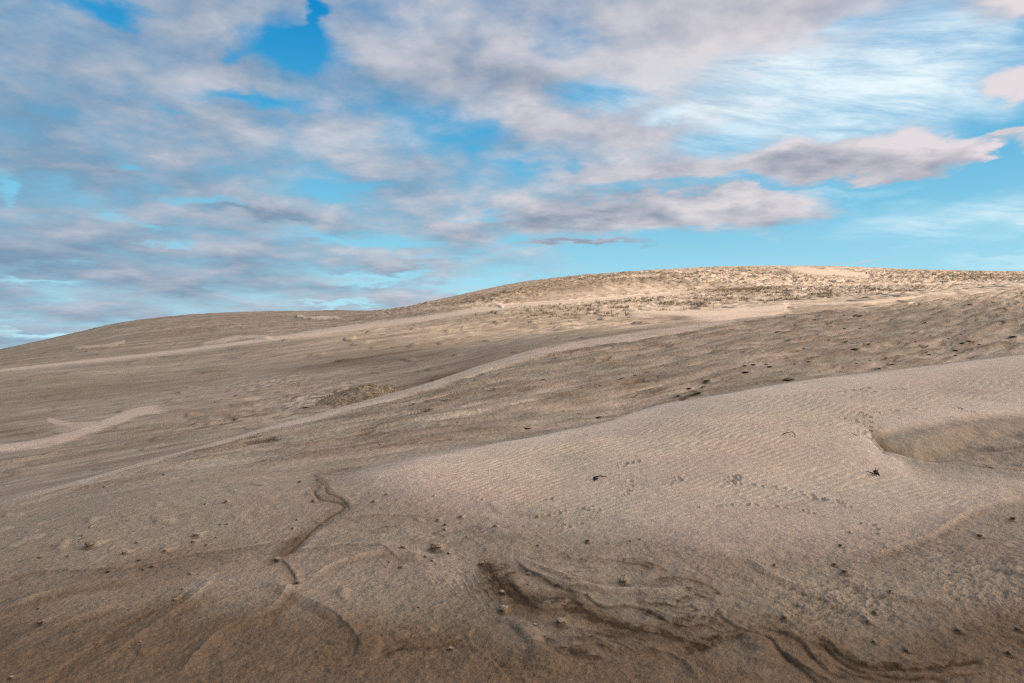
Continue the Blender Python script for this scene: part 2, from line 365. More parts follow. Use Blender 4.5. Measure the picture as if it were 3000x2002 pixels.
    scarp(sp((1180,1275),(1195,1300),(1240,1325),(1290,1350),(1335,1362),(1360,1378),(1388,1392),(1420,1386),(1455,1390),(1485,1402),(1530,1425),(1570,1436)), .028, 3.5, 26, .75, 4.5, 1, .2, .35)
    scarp(sp((1190,1268),(1230,1290),(1280,1310),(1340,1335),(1420,1350),(1500,1352),(1560,1348)), .022, 6, 40, .25, 8, -1, .15, .3)
    scarp(sp((1405,1284),(1450,1292),(1490,1300),(1530,1302)), .012, 6, 20, .5, 8, 1, .2)
    scarp(sp((1450,1375),(1500,1385),(1545,1388),(1560,1372),(1590,1362)), .015, 5, 20, .55, 7, 1, .2)
    scarp(sp((1490,1330),(1540,1322),(1600,1330),(1640,1350),(1655,1362)), .015, 6, 20, .6, 9, 1, .2)
    scarp(sp((1530,1418),(1570,1436),(1610,1430),(1640,1405),(1650,1395)), .018, 6, 20, .6, 9, 1, .2)
    scarp(sp((1550,1392),(1580,1388),(1600,1400),(1570,1404)), .02, 4, 10, .5, 5, 1, .1)
    scarp(sp((1635,1395),(1670,1425),(1720,1448),(1765,1462),(1800,1500),(1830,1520),(1870,1545),(1930,1566)), .03, 4, 30, .42, 6, 1, .2, .4)
    scarp(sp((1590,1490),(1630,1480),(1670,1458),(1715,1452)), .02, 8, 16, .65, 11, 1, .2)
    scarp(sp((1730,1432),(1790,1445),(1840,1470),(1870,1510),(1900,1535),(1960,1560)), .025, 7, 22, .6, 9, 1, .2)
    scarp(sp((1860,1460),(1900,1468),(1930,1500),(1980,1520),(2050,1530),(2110,1535),(2180,1522),(2230,1512),(2270,1530)), .035, 6, 22, .8, 9, 1, .3)
    scarp(sp((1880,1464),(1915,1500),(1960,1530),(2020,1545),(2100,1552),(2180,1545),(2260,1540)), .03, 6, 22, .7, 8, 1, .3)
    scarp(sp((1905,1515),(1960,1545),(2050,1562),(2150,1575)), .02, 6, 22, .5, 8, 1, .3)
    scarp(sp((1800,1500),(1850,1540),(1900,1575)), .03, 5, 22, .4, 7, 1, .2, .3)
    scarp(sp((870,1512),(900,1498),(945,1492),(990,1486),(1040,1474),(1062,1468)), .035, 4, 20, .6, 6, 1, .2, .5)
    scarp(sp((1092,1440),(1078,1462),(1086,1482),(1110,1500),(1150,1540),(1180,1575)), .025, 6, 34, .2, 7, -1, .1, .5)
    scarp(sp((1250,1460),(1270,1500),(1310,1505),(1360,1495)), .01, 6, 22, .35, 8, 1, .1)
    scarp(sp((1750,1186),(1790,1166),(1850,1158),(1900,1150)), .02, 4, 16, .2, 4, 1, .1)
    scarp(sp((2250,1455),(2290,1452),(2330,1460),(2360,1475)), .02, 7, 16, .5, 9, 1, .2)
    scarp(sp((1150,1165),(1230,1178),(1300,1186)), .0, 7, 16, .1, 9, 1, .2)
    # broad damp patches between the ledges (layers laid bare by the wind)
    pass
    dg, sg, pg = polydist(U, R, [(1380, 1560), (1440, 1640), (1500, 1745), (1600, 1782), (1760, 1800), (1900, 1848), (2060, 1885), (2200, 1935), (2420, 1985), (2700, 1990), (2900, 1960)])
    tn = dg * sg / 21 + 2.0 * fbm(X / .9, Y / 1.1, 3, 31) + .35 * fbm(X / .15, Y / .2, 3, 32)
    frt = tn - np.floor(tn)
    bm0 = sstep(-.35, .25, fbm(X / .6, Y / .8, 3, 37)); dz += strataM * bm0 * .014 * sstep(0, .10, frt) * (1 - frt)
    bm = sstep(-.1, .35, fbm(X / .8, Y / .8, 3, 33)) * (.5 + sstep(-.2, .3, fbm(X / .07, Y / .1, 3, 35)))
    rib = sstep(.0, .05, frt) * np.exp(-frt / .30); dark += strataM * (bm * 1.1 + bm0 * .3) * rib * (.6 + sstep(-.3, .3, fbm(X / .06, Y / .09, 3, 38))); pale += strataM * bm0 * .30 * sstep(.72, .98, frt)
    damp_shade += strataM * .10 * np.exp(-frt / .4)
    damp_shade += strataM * .12 * sstep(-.2, .4, fbm(X / .5, Y / .4, 3, 34))
    for (cx, cy, rx_, ry_, ti, a) in ((1455,1678,52,44,15,1.0),(1500,1735,40,22,30,.9),(1545,1752,60,12,20,.9),(1620,1765,70,14,-4,.9),(1690,1785,70,24,22,1.2),(1760,1812,60,14,14,.9),(1830,1828,60,14,10,.9),(1900,1845,50,12,12,.8),(1960,1868,60,10,20,.9),
                                      (2050,1890,70,20,-24,1.4),(2110,1862,60,9,-20,1.0),(1990,1816,70,12,-8,1.0),(1915,1800,50,12,10,1.0),(2050,1738,50,13,22,1.1),(1920,1712,70,8,4,.8),(1960,1762,60,6,4,.8),(1880,1650,70,11,12,.8),(1810,1640,40,6,0,.5),
                                      (1780,1860,60,18,5,.7),(1640,1900,60,10,30,.8),(1710,1925,60,12,5,.8),(1480,1830,60,12,14,.4),(1560,1840,60,10,-10,.4),(1390,1550,70,9,-5,.55),(1290,1565,40,9,-12,.6),(1130,1550,55,8,-8,.65),(1165,1905,50,18,-15,.9),
                                      (1480,1950,60,9,25,.6),(1800,1950,120,8,4,.5),(2080,1960,70,14,30,.6),(2370,1885,60,14,12,.5),(2460,1905,90,14,20,1.0),(2560,1945,110,16,8,1.1),(2700,1955,110,12,-2,1.0),(2820,1935,70,10,-10,.9),(2400,1925,50,14,35,1.0),(2640,1980,150,9,0,.8),(2950,1840,60,12,10,.5),(2300,1830,40,8,10,.6),(2240,1800,40,8,12,.5)):
        m = sstep(.2, .75, blob(U + .5 * wob + 4 * wob2 + 1.5 * wob3, R + .2 * wob + 3 * wob2 + wob3, cx, cy, rx_, ry_, ti)); dark += a * m * np.clip(.45 + 1.6 * fbm(X / .07, Y / .10, 4, 36, .65), 0, 1)
    for pts, h_, wd_ in (([(900,1700),(1000,1640),(1150,1610),(1250,1630)],.03,16), ([(1150,1560),(1300,1580),(1420,1560),(1600,1570)],.02,12), ([(760,1700),(900,1760),(1010,1830),(1060,1900)],.03,22),
                       ([(500,2000),(640,1860),(800,1780),(860,1700)],.035,28), ([(250,1990),(420,1860),(560,1760),(640,1680)],.03,24), ([(0,1780),(200,1720),(420,1690)],.03,22), ([(0,1900),(220,1820),(360,1760)],.025,20),
                       ([(1500,1640),(1560,1680),(1700,1720),(1850,1735),(2000,1740)],.02,9), ([(1560,1650),(1660,1690),(1780,1700)],.016,8),
                       ([(1680,1850),(1800,1900),(1960,1920),(2060,1990)],.02,14), ([(2160,1620),(2300,1700),(2450,1760),(2600,1850)],.02,14), ([(2500,1640),(2700,1580),(2850,1500),(3000,1450)],.03,20), ([(2450,1690),(2600,1740),(2800,1760)],.02,12)):
        d, s, p = polydist(Uw, Rw, pts); e = sstep(0, .15, p) * (1 - sstep(.85, 1, p)); sd = d * s
        prof = np.exp(-np.maximum(sd, 0) / (wd_ * .45)) * np.exp(-np.maximum(-sd, 0) / (wd_ * 1.6))
        dz += .7 * e * h_ * prof; pale += .22 * e * prof; damp_shade += .25 * e * np.exp(-((sd - wd_ * .9) / (wd_ * .5)) ** 2)
    bp_ = fbm(rx / .42, ry / .9, 2, 43); bpm = sstep(.38, .62, bp_) * (1 - sheet) * (1 - sstep(9, 14, Ya))
    dz += .025 * bpm; pale += .2 * bpm
    # moist ground under the left slope; vignette towards the lower corners painted into it
    lowf = fbm(X / 1.1, Y / 1.6, 3, 41)
    damp_shade += fore * (1 - .45 * strataM) * (.06 + .78 * sstep(1690, 1960, R) + .30 * lowf + .25 * blob(U, R, 0, 2000, 700, 260) + .55 * blob(U, R, 3000, 1980, 360, 260) + .15 * blob(U, R, 600, 1850, 500, 130))
    damp_shade += .20 * sstep(1380, 1520, R) * (1 - sheet) + .05 * (1 - sheet)
    pale += .70 * sheet + .25 * sheet * (1 - sstep(20, 75, sh)) * (1 - low) - .12 * sheet * sstep(.2, 1.2, w) * sheet_in + .12 * sstep(-4, 10, sh) * (1 - sstep(20, 45, sh)) - .18 * sheet * sstep(-.1, .6, fbm(X / 2, Y / 2.6, 3, 42)) - .34 * sheet * sstep(1400, 1620, R)
    pale += .4 * blob(U, R, 1640, 1655, 90, 18, 25) + .35 * blob(U, R, 1720, 1690, 160, 14, 16) + .5 * blob(U, R, 1320, 1700, 60, 60) + .35 * blob(U, R, 2150, 1620, 100, 20, 20)
    # --- tracks of animals pressed into the sheet
    def pits(ox, oy, s, lst, r=.026, dpt=.02):
        nonlocal dz, dark
        for (a, b) in lst:
            u, row = ox + a / s, oy + b / s
            i, j = place(u, row)
            i -= rs
            if i < 0 or i >= X.shape[0]: continue
            y0 = Y[i, j]; x0 = X[i, j]; k = (y0 / 8) ** .9
            rad = r * k * random.uniform(.8, 1.25)
            jw = int(rad * 4 * F / y0 / 1.6) + 3
            iw = 40
            v = (slice(max(0, i - iw), i + iw), slice(j - jw, j + jw))
            q = ((X[v] - x0) ** 2 + ((Y[v] - y0) / 1.5) ** 2) / rad ** 2
            dz[v] += dpt * k * (-np.exp(-q) + .45 * np.exp(-((np.sqrt(q) - 1.6) / .5) ** 2)); dark[v] += .2 * np.exp(-q)
    pits(2000, 1350, 2.35, [(345,150),(370,145),(355,165),(385,150),(350,185),(380,175),(400,160),(330,175),(395,195),(480,198),(540,208),(600,207),(625,212),(690,218),(740,238),(810,248),(818,266),(885,273),(900,290),(955,292),(980,300),(1060,310),(1075,325),(1105,328),(1150,350),
                            (100,350),(220,346),(250,342),(330,338),(440,331),(500,336),(640,342),(700,352),(830,376),(858,373),(900,393),(1310,465),(1335,490),(1330,520)])
    pits(2450, 1150, 4.27, [(300,345),(340,370),(360,350),(410,385),(100,405),(230,415),(250,440),(320,455),(420,432),(425,490),(370,485),(350,550),(420,538),(335,583),(240,605),(390,625),(200,600),(520,325),(750,305),(970,280),(1500,252),(1550,268),(1700,297),
                            (20,70),(90,65),(180,42),(220,40),(280,36),(340,45),(470,64),(700,45),(800,22),(840,40),(400,15)], .024, .02)
    pits(1000, 1350, 2.35, [(1940,90),(1960,82),(2000,75),(2040,65),(1990,180),(2000,210),(1965,235),(1990,240),(1975,260),(2320,160),(2330,175),(2270,195),(2260,205),(1660,340),(1690,345),(1700,330),(1720,325),(1770,350),(1330,385),(1380,380),(1415,378),(1500,365),(1530,350),(1440,280),(1520,440),(1560,450),(1650,430),(930,268),(955,275)])
    # --- wind tails behind the clods
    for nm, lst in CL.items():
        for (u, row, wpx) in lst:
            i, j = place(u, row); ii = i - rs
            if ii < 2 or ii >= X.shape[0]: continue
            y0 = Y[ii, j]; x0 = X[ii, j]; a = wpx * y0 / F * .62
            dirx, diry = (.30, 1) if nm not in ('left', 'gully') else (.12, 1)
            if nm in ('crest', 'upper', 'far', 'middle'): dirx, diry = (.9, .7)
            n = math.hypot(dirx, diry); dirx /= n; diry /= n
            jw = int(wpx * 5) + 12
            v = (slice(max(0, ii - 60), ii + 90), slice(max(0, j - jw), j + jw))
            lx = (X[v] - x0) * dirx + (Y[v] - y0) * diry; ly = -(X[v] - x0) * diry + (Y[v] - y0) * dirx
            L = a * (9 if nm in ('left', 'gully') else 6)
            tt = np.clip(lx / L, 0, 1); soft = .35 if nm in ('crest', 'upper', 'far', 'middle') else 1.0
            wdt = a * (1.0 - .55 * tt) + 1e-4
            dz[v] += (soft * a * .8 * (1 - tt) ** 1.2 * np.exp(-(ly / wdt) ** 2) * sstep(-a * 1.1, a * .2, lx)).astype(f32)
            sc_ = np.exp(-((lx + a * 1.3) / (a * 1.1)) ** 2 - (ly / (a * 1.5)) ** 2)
            dz[v] -= (soft * a * .45 * sc_).astype(f32)
            pale[v] += .50 * (1 - tt) * np.exp(-(ly / wdt) ** 2) * (lx > 0)
            dark[v] += .55 * (.3 + .7 * soft) * sc_  # shadow on each clod's near side painted into the scour
    ok = (np.abs(U) < 9e4)
    S[..., 0] = np.clip(damp_shade, 0, 1); S[..., 1] = np.clip(pale, 0, 1); S[..., 2] = np.clip(dark, 0, 1); S[..., 3] = 0
    return np.where(ok, dz, 0)

def far_detail(sl):
    X = WX[sl]; Y = WY[sl]; U = GU[sl]; R = BASER[sl]; dz = np.zeros(X.shape, f32)
    S = SOIL_SHADE[sl]; Yc = np.clip(Y, 10, 400)
    damp_shade, pale, dark, lit = (np.zeros(X.shape, f32) for _ in range(4))
    k = np.clip(Yc / 100, .1, 3)
    wob = 10 * fbm(X / 14, Y / 14, 3, 51)
    ax, ay = rot(X, Y, 30)
    st = fbm(ax / 16, ay / 3.0, 4, 52)
    s2 = fbm(ax / 5.0, ay / 1.6, 2, 53) * (1 - sstep(40, 70, Yc)) + fbm(ax / 16, ay / 5, 2, 63) * sstep(40, 70, Yc)
    # hummocky ground
    hill = sstep(2, -4, R - (Hr(np.clip(U, -800, 3800)) + 0)) * (Y > 90)
    humm = np.clip(blob(U, R, 2200, 815, 480, 24, 0) + blob(U, R, 2850, 815, 350, 22) + .95 * blob(U, R, 1950, 888, 420, 24, -3) + .6 * blob(U, R, 1480, 868, 260, 22, -10)
                   + .8 * blob(U, R, 2560, 855, 330, 16) + .7 * blob(U, R, 800, 1165, 170, 40, -8) + .6 * blob(U, R, 1750, 950, 260, 12, -3) + .7 * blob(U, R, 1180, 905, 120, 12, -14) + .5 * blob(U, R, 2150, 925, 130, 8)
                   + .35 * blob(U, R, 1350, 960, 280, 50) + .45 * blob(U, R, 500, 1270, 420, 40, -14) + .3 * blob(U, R, 700, 960, 400, 20) + .12, 0, 1)
    smooth = np.clip(blob(U, R, 2420, 805, 110, 8, 5) + blob(U, R, 2200, 912, 240, 12, -3), 0, 1)
    hum_s = humm * (1 - smooth)
    bx, by = rot(X, Y, 8)
    hl = np.abs(fbm(bx / 7.0, by / 4.5, 4, 54)); hs = fbm(bx / 2.6, by / 1.8, 4, 55)
    big = sstep(100, 180, Yc)
    hfar = (1.5 * (0.45 - hl) + .75 * hs)
    hnear = .22 * fbm(ax / 3.6, ay / 2.0, 2, 56) + .14 * (0.3 - np.abs(fbm(ax / 3.0, ay / 1.7, 2, 57)))
    dz += hum_s * (big * hfar * 1.15 + (1 - big) * hnear * np.clip(Yc / 40, .6, 2.4))
    dz += (1 - hum_s) * .20 * k * st * .8 + .05 * k * s2
    lit += hum_s * .6 * sstep(-.05, .45, hs + .25 * fbm(X / 18, Y / 18, 2, 58)) * sstep(0.2, .6, humm)
    damp_shade += .24 * sstep(-.2, .5, st) + .02 + .25 * sstep(-.05, .4, s2); pale += .25 * sstep(.05, .5, -s2) * (.4 + .6 * hum_s) + .15 * sstep(0, .5, -st)
    fn = fbm(X / .6, Y / 1.1, 2, 62) * (1 - sstep(60, 90, Yc)) + fbm(X / 2.2, Y / 5, 3, 68) * sstep(60, 90, Yc); dark += .20 * hum_s * sstep(.15, .5, fn); pale += .35 * hum_s * sstep(.1, .5, -fn)
    band0 = 0.0
    # pale blown bands: (points, half width, strength)
    def band(pts, wd, a, h=0.0, asym=0):
        nonlocal pale, dz, damp_shade, lit
        d, s, p = polydist(U + wob * .5, R + wob * .12, pts)
        env = sstep(0, .1, p) * (1 - sstep(.9, 1, p))
        q = d + 3 * fbm(X / 3, Y / 5, 3, 75) if not asym else np.where(s * asym > 0, d * .55, d * 2.4)
        m = env * (1 - sstep(wd * .65, wd * 1.25, q)) * a * (.85 + .3 * fbm(X / 4, Y / 8, 2, 76))
        pale = np.maximum(pale, m); damp_shade = damp_shade * (1 - m); lit = lit * (1 - m)
        dz = dz * (1 - .8 * m) + m * h * k
    hr = Hr(np.clip(U, -800, 3800)); bw = pchip1([-800, 0, 490, 787, 1000, 1300, 1500, 1800, 2050, 2100, 3800], [8, 9, 10, 12, 20, 17, 12, 12, 5, 0, 0], np.clip(U, -800, 3800))
    dbh = R - hr + wob * .15
    bw = bw * (1 + .4 * fbm(X / 9, Y / 9, 3, 77)); m = sstep(-3, 0, dbh) * (1 - sstep(bw * .45, bw + 4, dbh)) * (bw > .5) * (Y > 60) * (Y < 215)
    pale = np.maximum(pale, .92 * m); damp_shade *= (1 - m); lit *= (1 - m); dz *= (1 - .8 * m)
    band([(575, 1013), (640, 1002), (700, 990), (745, 989), (800, 992)], 5, .75, .3)
    band([(200, 1022), (290, 1018), (340, 1010), (370, 1003)], 4, .8, .3)
    band([(865, 930), (890, 934), (930, 936), (1000, 933)], 3, .9, .4)
    band([(380, 924), (575, 915), (766, 909), (960, 909)], 4, .6)
    band([(1190, 912), (1300, 905), (1430, 893), (1468, 897)], 4, .6, .3)
    band([(1440, 888), (1455, 893), (1475, 900)], 4, .7, .3)
    band([(1830, 925), (1950, 922), (2100, 920), (2250, 906), (2318, 894)], 9, 1.25, .15)
    band([(1990, 934), (2100, 934), (2200, 926), (2270, 914), (2320, 900)], 9, 1, .1)
    band([(2310, 893), (2450, 892), (2600, 882), (2740, 862), (2810, 858)], 3.5, .95, .15)
    band([(2300, 905), (2330, 922), (2420, 918)], 6, .8, 0)
    band([(2300, 794), (2420, 797), (2500, 804), (2560, 812)], 8, .95, 0)
    band([(1830, 816), (1880, 813), (1940, 810)], 5, .85, 0)
    band([(2300, 842), (2600, 838), (2900, 832), (3050, 835)], 4, .7, 0)
    band0 = np.clip(pale * 1.6, 0, 1)
    # crescent of clean sand lower left
    band([(-60, 1318), (0, 1316), (70, 1308), (150, 1292), (250, 1262), (340, 1230), (420, 1205), (490, 1196)], 13, 1, .12, 0)
    band([(130, 1230), (170, 1238), (220, 1246), (300, 1240)], 8, .8, .05)
    band([(150, 1250), (230, 1262), (300, 1248)], 16, .5, .0)
    band0 = np.clip(pale * 1.6 - .3, 0, 1)
    # small bumps with darker rims, and rough littered patches
    b1 = fbm(X / 1.6, Y / 2.6, 2, 73) * (1 - sstep(45, 80, Yc)) + fbm(X / 4, Y / 9, 2, 74) * sstep(45, 80, Yc)
    bm_ = sstep(.30, .50, b1) * (Y < 140); dz += .10 * np.clip(k * 2, .5, 2) * bm_ * (1 - band0); dark += .22 * sstep(.28, .36, b1) * (1 - sstep(.38, .5, b1)) * (Y < 140) * (1 - band0)
    lr = np.clip(blob(U, R, 900, 1175, 150, 32, -14) + .8 * blob(U, R, 800, 1120, 130, 18, -8) + .6 * blob(U, R, 620, 1235, 160, 22, -14), 0, 1) * (Y < 90)
    l1 = fbm(X / .45, Y / 1.2, 3, 69); dark += .6 * lr * sstep(.10, .35, l1); pale += .95 * lr * sstep(.0, .3, -l1); dz += .12 * lr * fbm(X / 1.2, Y / 2.2, 2, 70)
    # layered strips on the left below the crescent
    d, s, p = polydist(U, R, [(0, 1372), (200, 1325), (420, 1275), (640, 1235), (800, 1215)])
    strip = np.exp(-(d / 40) ** 2)
    tn = fbm(ax / 8, ay / 1.6, 2, 60) * 3; frt = tn - np.floor(tn)
    dz += strip * .10 * (np.floor(tn) + sstep(.35, 1, frt)) * np.clip(Yc / 35, .4, 1.5)
    dark += strip * .3 * sstep(.4, .7, frt) * (1 - sstep(.8, 1, frt))
    pale += .25 * strip * sstep(.2, .5, frt) * (1 - sstep(.5, .7, frt))
    pale += .45 * blob(U, R, 880, 1160, 90, 25) * sstep(0, .4, s2) + .3 * blob(U, R, 1800, 955, 120, 8) + .35 * blob(U, R, 700, 1120, 130, 20, -15) * sstep(-.1, .4, s2)
    # hilltop sand is drier, and painted paler for the sunlight on it
    och = np.clip(blob(U, R, 2010, 832, 120, 12, 2) + blob(U, R, 2700, 800, 260, 7) + blob(U, R, 2300, 880, 260, 9) + .7 * sstep(.05, .35, fbm(X / 22, Y / 34, 3, 65)), 0, 1)
    dry_sunlit = np.clip(sstep(1560, 1900, U + wob * 3 + (R - 800) * .3) * sstep(938, 905, R + wob * .5), 0, 1) * (Y > 85)
    pale = np.clip(pale + dry_sunlit * (.50 - .34 * och * (pale < .6) + .7 * fbm(X / 7, Y / 11, 3, 64)), 0, 1)
    clump = sstep(.02, .3, fbm(X / 3.2, Y / 6, 3, 66) + .35 * fbm(X / 16, Y / 22, 2, 67) + .10 * (blob(U, R, 1960, 800, 360, 14) + blob(U, R, 2000, 888, 330, 16) - 1.0)); dark += .38 * clump * dry_sunlit * (1 - smooth) ; damp_shade *= (1 - .85 * dry_sunlit); lit = lit * (.35 + .4 * dry_sunlit)
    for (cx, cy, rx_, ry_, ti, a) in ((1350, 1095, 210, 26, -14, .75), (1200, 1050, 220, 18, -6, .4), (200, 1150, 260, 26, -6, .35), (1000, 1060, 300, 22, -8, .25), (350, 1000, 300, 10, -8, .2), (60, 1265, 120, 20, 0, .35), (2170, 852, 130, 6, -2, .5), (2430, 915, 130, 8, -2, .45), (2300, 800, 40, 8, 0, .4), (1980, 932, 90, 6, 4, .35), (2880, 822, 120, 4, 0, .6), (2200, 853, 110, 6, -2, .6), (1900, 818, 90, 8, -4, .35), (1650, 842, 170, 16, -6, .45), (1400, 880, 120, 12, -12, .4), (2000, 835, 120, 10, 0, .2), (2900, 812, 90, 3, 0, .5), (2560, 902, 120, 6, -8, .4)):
        mm = a * blob(U, R + .4 * wob, cx, cy, rx_, ry_, ti); damp_shade += 1.1 * mm; pale *= 1 - np.clip(1.5 * mm, 0, 1)  # shaded slabs and hollows painted in as darker sand
    ok = (np.abs(U) < 9e4)
    S[..., 0] = np.clip(damp_shade, 0, 1); S[..., 1] = np.clip(pale, 0, 1); S[..., 2] = np.clip(dark, 0, 1); S[..., 3] = np.clip(lit, 0, 1)
    return np.where(ok & (Y < 420), dz, 0)

rs = SPLIT[2]
iE = SPLIT[10] + 2
sl1 = slice(rs, iE); sl2 = slice(iE, SPLIT[17])
d1 = near_detail(sl1)
d2 = far_detail(sl2)
d1[:6] *= np.linspace(0, 1, 6)[:, None]
wE = np.clip(np.arange(d1.shape[0])[::-1] / 10.0, 0, 1)[:, None]; d1 *= wE
w2_ = np.clip(np.arange(d2.shape[0]) / 10.0, 0, 1)[:, None]; d2 = d2 * w2_
WZ[sl1] += d1; WZ[sl2] += d2
# the crest lines keep their traced heights except for a little roughness

# ------------------------------------------------------------------ materials
def new_mat(name):
    m = bpy.data.materials.new(name); m.use_nodes = True
    nt = m.node_tree; b = nt.nodes['Principled BSDF']
    return m, nt, b

def sand_material():
    m, nt, b = new_mat('blown_sand'); N = nt.nodes; L = nt.links
    at = N.new('ShaderNodeAttribute'); at.attribute_name = 'soil'
    sep = N.new('ShaderNodeSeparateColor'); L.new(at.outputs['Color'], sep.inputs[0])
    geo = N.new('ShaderNodeNewGeometry')
    def noise(scale, det=5, rough=.6, off=(0, 0, 0), vs=(1, 1, 1)):
        mp = N.new('ShaderNodeMapping'); mp.inputs['Scale'].default_value = vs; mp.inputs['Location'].default_value = off
        L.new(geo.outputs['Position'], mp.inputs[0])
        n = N.new('ShaderNodeTexNoise'); n.inputs['Scale'].default_value = scale; n.inputs['Detail'].default_value = det; n.inputs['Roughness'].default_value = rough
        L.new(mp.outputs[0], n.inputs['Vector']); return n
    def mix(f, a, c, blend='MIX'):
        x = N.new('ShaderNodeMix'); x.data_type = 'RGBA'; x.blend_type = blend
        if hasattr(f, 'is_linked'): L.new(f, x.inputs[0])
        else: x.inputs[0].default_value = f
        for v, i in ((a, 6), (c, 7)):
            if hasattr(v, 'is_linked'): L.new(v, x.inputs[i])
            else: x.inputs[i].default_value = (*v, 1)
        return x.outputs[2]
    def mr(v, a, c, d, e):
        x = N.new('ShaderNodeMapRange'); L.new(v, x.inputs[0])
        for i, q in enumerate((a, c, d, e)): x.inputs[i + 1].default_value = q
        return x.outputs[0]
    mid = noise(1.3, 6, .6); fine = noise(55, 4, .7, (3, 1, 0)); hue = noise(.55, 4, .55, (9, 4, 2)); grain = noise(260, 2, .5)
    base = mix(mr(hue.outputs[0], .35, .65, 0, 1), (.400, .308, .238), (.378, .322, .240))
    base = mix(mr(sep.outputs[1], 0, 1, 0, 1), base, mix(mr(hue.outputs[0], .38, .62, 0, 1), (.66, .510, .405), (.63, .520, .405)))
    wet_shade = mix(mr(mid.outputs[0], .3, .7, 0, 1), (.150, .098, .060), (.200, .138, .088))  # tint of moist sand and of the painted shade
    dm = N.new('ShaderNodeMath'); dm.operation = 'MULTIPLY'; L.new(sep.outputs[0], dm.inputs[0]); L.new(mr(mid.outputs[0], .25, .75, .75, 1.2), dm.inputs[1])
    base = mix(dm.outputs[0], base, wet_shade)
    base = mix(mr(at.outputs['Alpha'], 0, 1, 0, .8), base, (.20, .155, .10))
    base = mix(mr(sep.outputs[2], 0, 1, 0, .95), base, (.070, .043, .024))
    base = mix(1.0, base, mix(mr(fine.outputs[0], .25, .75, 0, 1), (.76, .75, .74), (1.22, 1.22, 1.22)), 'MULTIPLY')
    base = mix(1.0, base, mix(mr(grain.outputs[0], .25, .75, 0, 1), (.90, .90, .90), (1.10, 1.10, 1.10)), 'MULTIPLY')
    base = mix(1.0, base, mix(mr(mid.outputs[0], .3, .7, 0, 1), (.91, .91, .92), (1.08, 1.07, 1.06)), 'MULTIPLY')
    def streak(scale, lo, hi, off, ang):
        mp = N.new('ShaderNodeMapping'); mp.vector_type = 'TEXTURE'; mp.inputs['Rotation'].default_value = (0, 0, math.radians(ang)); mp.inputs['Scale'].default_value = (3.0, 1, 1); mp.inputs['Location'].default_value = off
        L.new(geo.outputs['Position'], mp.inputs[0])
        n = N.new('ShaderNodeTexNoise'); n.inputs['Scale'].default_value = scale; n.inputs['Detail'].default_value = 6; n.inputs['Roughness'].default_value = .62; L.new(mp.outputs[0], n.inputs['Vector'])
        return mr(n.outputs[0], .32, .68, lo, hi)
    pz = N.new('ShaderNodeSeparateXYZ'); L.new(geo.outputs['Position'], pz.inputs[0])
    for sc_, y0, y1, a_, o_ in ((1.0, 9, 18, 48, (0, 0, 0)), (.33, 45, 85, 40, (20, 5, 0))):
        f = mr(pz.outputs[1], y0, y1, 0, 1)
        notpale = N.new('ShaderNodeMath'); notpale.operation = 'MULTIPLY'; L.new(f, notpale.inputs[0]); L.new(mr(sep.outputs[1], .2, .9, 1, .15), notpale.inputs[1])
        st_ = N.new('ShaderNodeCombineXYZ'); v_ = streak(sc_, .80 if sc_ > .5 else .87, 1.17 if sc_ > .5 else 1.10, o_, a_)
        for q in range(3): L.new(v_, st_.inputs[q])
        base = mix(notpale.outputs[0], base, mix(1.0, base, st_.outputs[0], 'MULTIPLY'))
    med = noise(9, 5, .65, (4, 8, 1)); base = mix(1.0, base, mix(mr(med.outputs[0], .3, .7, 0, 1), (.90, .90, .90), (1.10, 1.10, 1.10)), 'MULTIPLY')
    L.new(base, b.inputs['Base Color'])
    b.inputs['Roughness'].default_value = .95
    b.inputs['Specular IOR Level'].default_value = .12
    bp = N.new('ShaderNodeBump'); bp.inputs['Strength'].default_value = .55; bp.inputs['Distance'].default_value = .012
    L.new(fine.outputs[0], bp.inputs['Height'])
    bp2 = N.new('ShaderNodeBump'); bp2.inputs['Strength'].default_value = .5; bp2.inputs['Distance'].default_value = .10
    n3 = noise(7, 5, .6, (1, 7, 3)); L.new(n3.outputs[0], bp2.inputs['Height']); L.new(bp.outputs[0], bp2.inputs['Normal'])
    L.new(bp2.outputs[0], b.inputs['Normal'])
    return m
SAND = sand_material()

def simple_mat(name, c1, c2, scale, rough=.9, bump=.02):
    m, nt, b = new_mat(name); N = nt.nodes; L = nt.links
    tc = N.new('ShaderNodeNewGeometry'); n = N.new('ShaderNodeTexNoise'); n.inputs['Scale'].default_value = scale; n.inputs['Detail'].default_value = 5
    L.new(tc.outputs['Position'], n.inputs['Vector'])
    r = N.new('ShaderNodeValToRGB'); r.color_ramp.elements[0].position = .35; r.color_ramp.elements[1].position = .65
    r.color_ramp.elements[0].color = (*c1, 1); r.color_ramp.elements[1].color = (*c2, 1)
    L.new(n.outputs[0], r.inputs[0]); L.new(r.outputs[0], b.inputs['Base Color'])
    b.inputs['Roughness'].default_value = rough; b.inputs['Specular IOR Level'].default_value = .15
    bp = N.new('ShaderNodeBump'); bp.inputs['Distance'].default_value = bump; L.new(n.outputs[0], bp.inputs['Height']); L.new(bp.outputs[0], b.inputs['Normal'])
    return m
CRUST = simple_mat('damp_sand_crust', (.15, .11, .075), (.27, .21, .15), 60, .95, .01)
CRUSTP = simple_mat('dry_sand_crust', (.25, .19, .135), (.40, .32, .24), 60, .95, .01)
CRUSTD = simple_mat('dark_sand_crust', (.09, .07, .05), (.19, .148, .11), 30, .95, .02)
WOOD = simple_mat('weathered_wood', (.035, .026, .02), (.09, .07, .05), 40, .9, .003)
STRAW = simple_mat('dry_marram', (.16, .115, .055), (.33, .25, .14), 3, .8, .0)
DUNEG = simple_mat('grey_marram', (.11, .088, .058), (.25, .20, .135), .6, .85, .0)

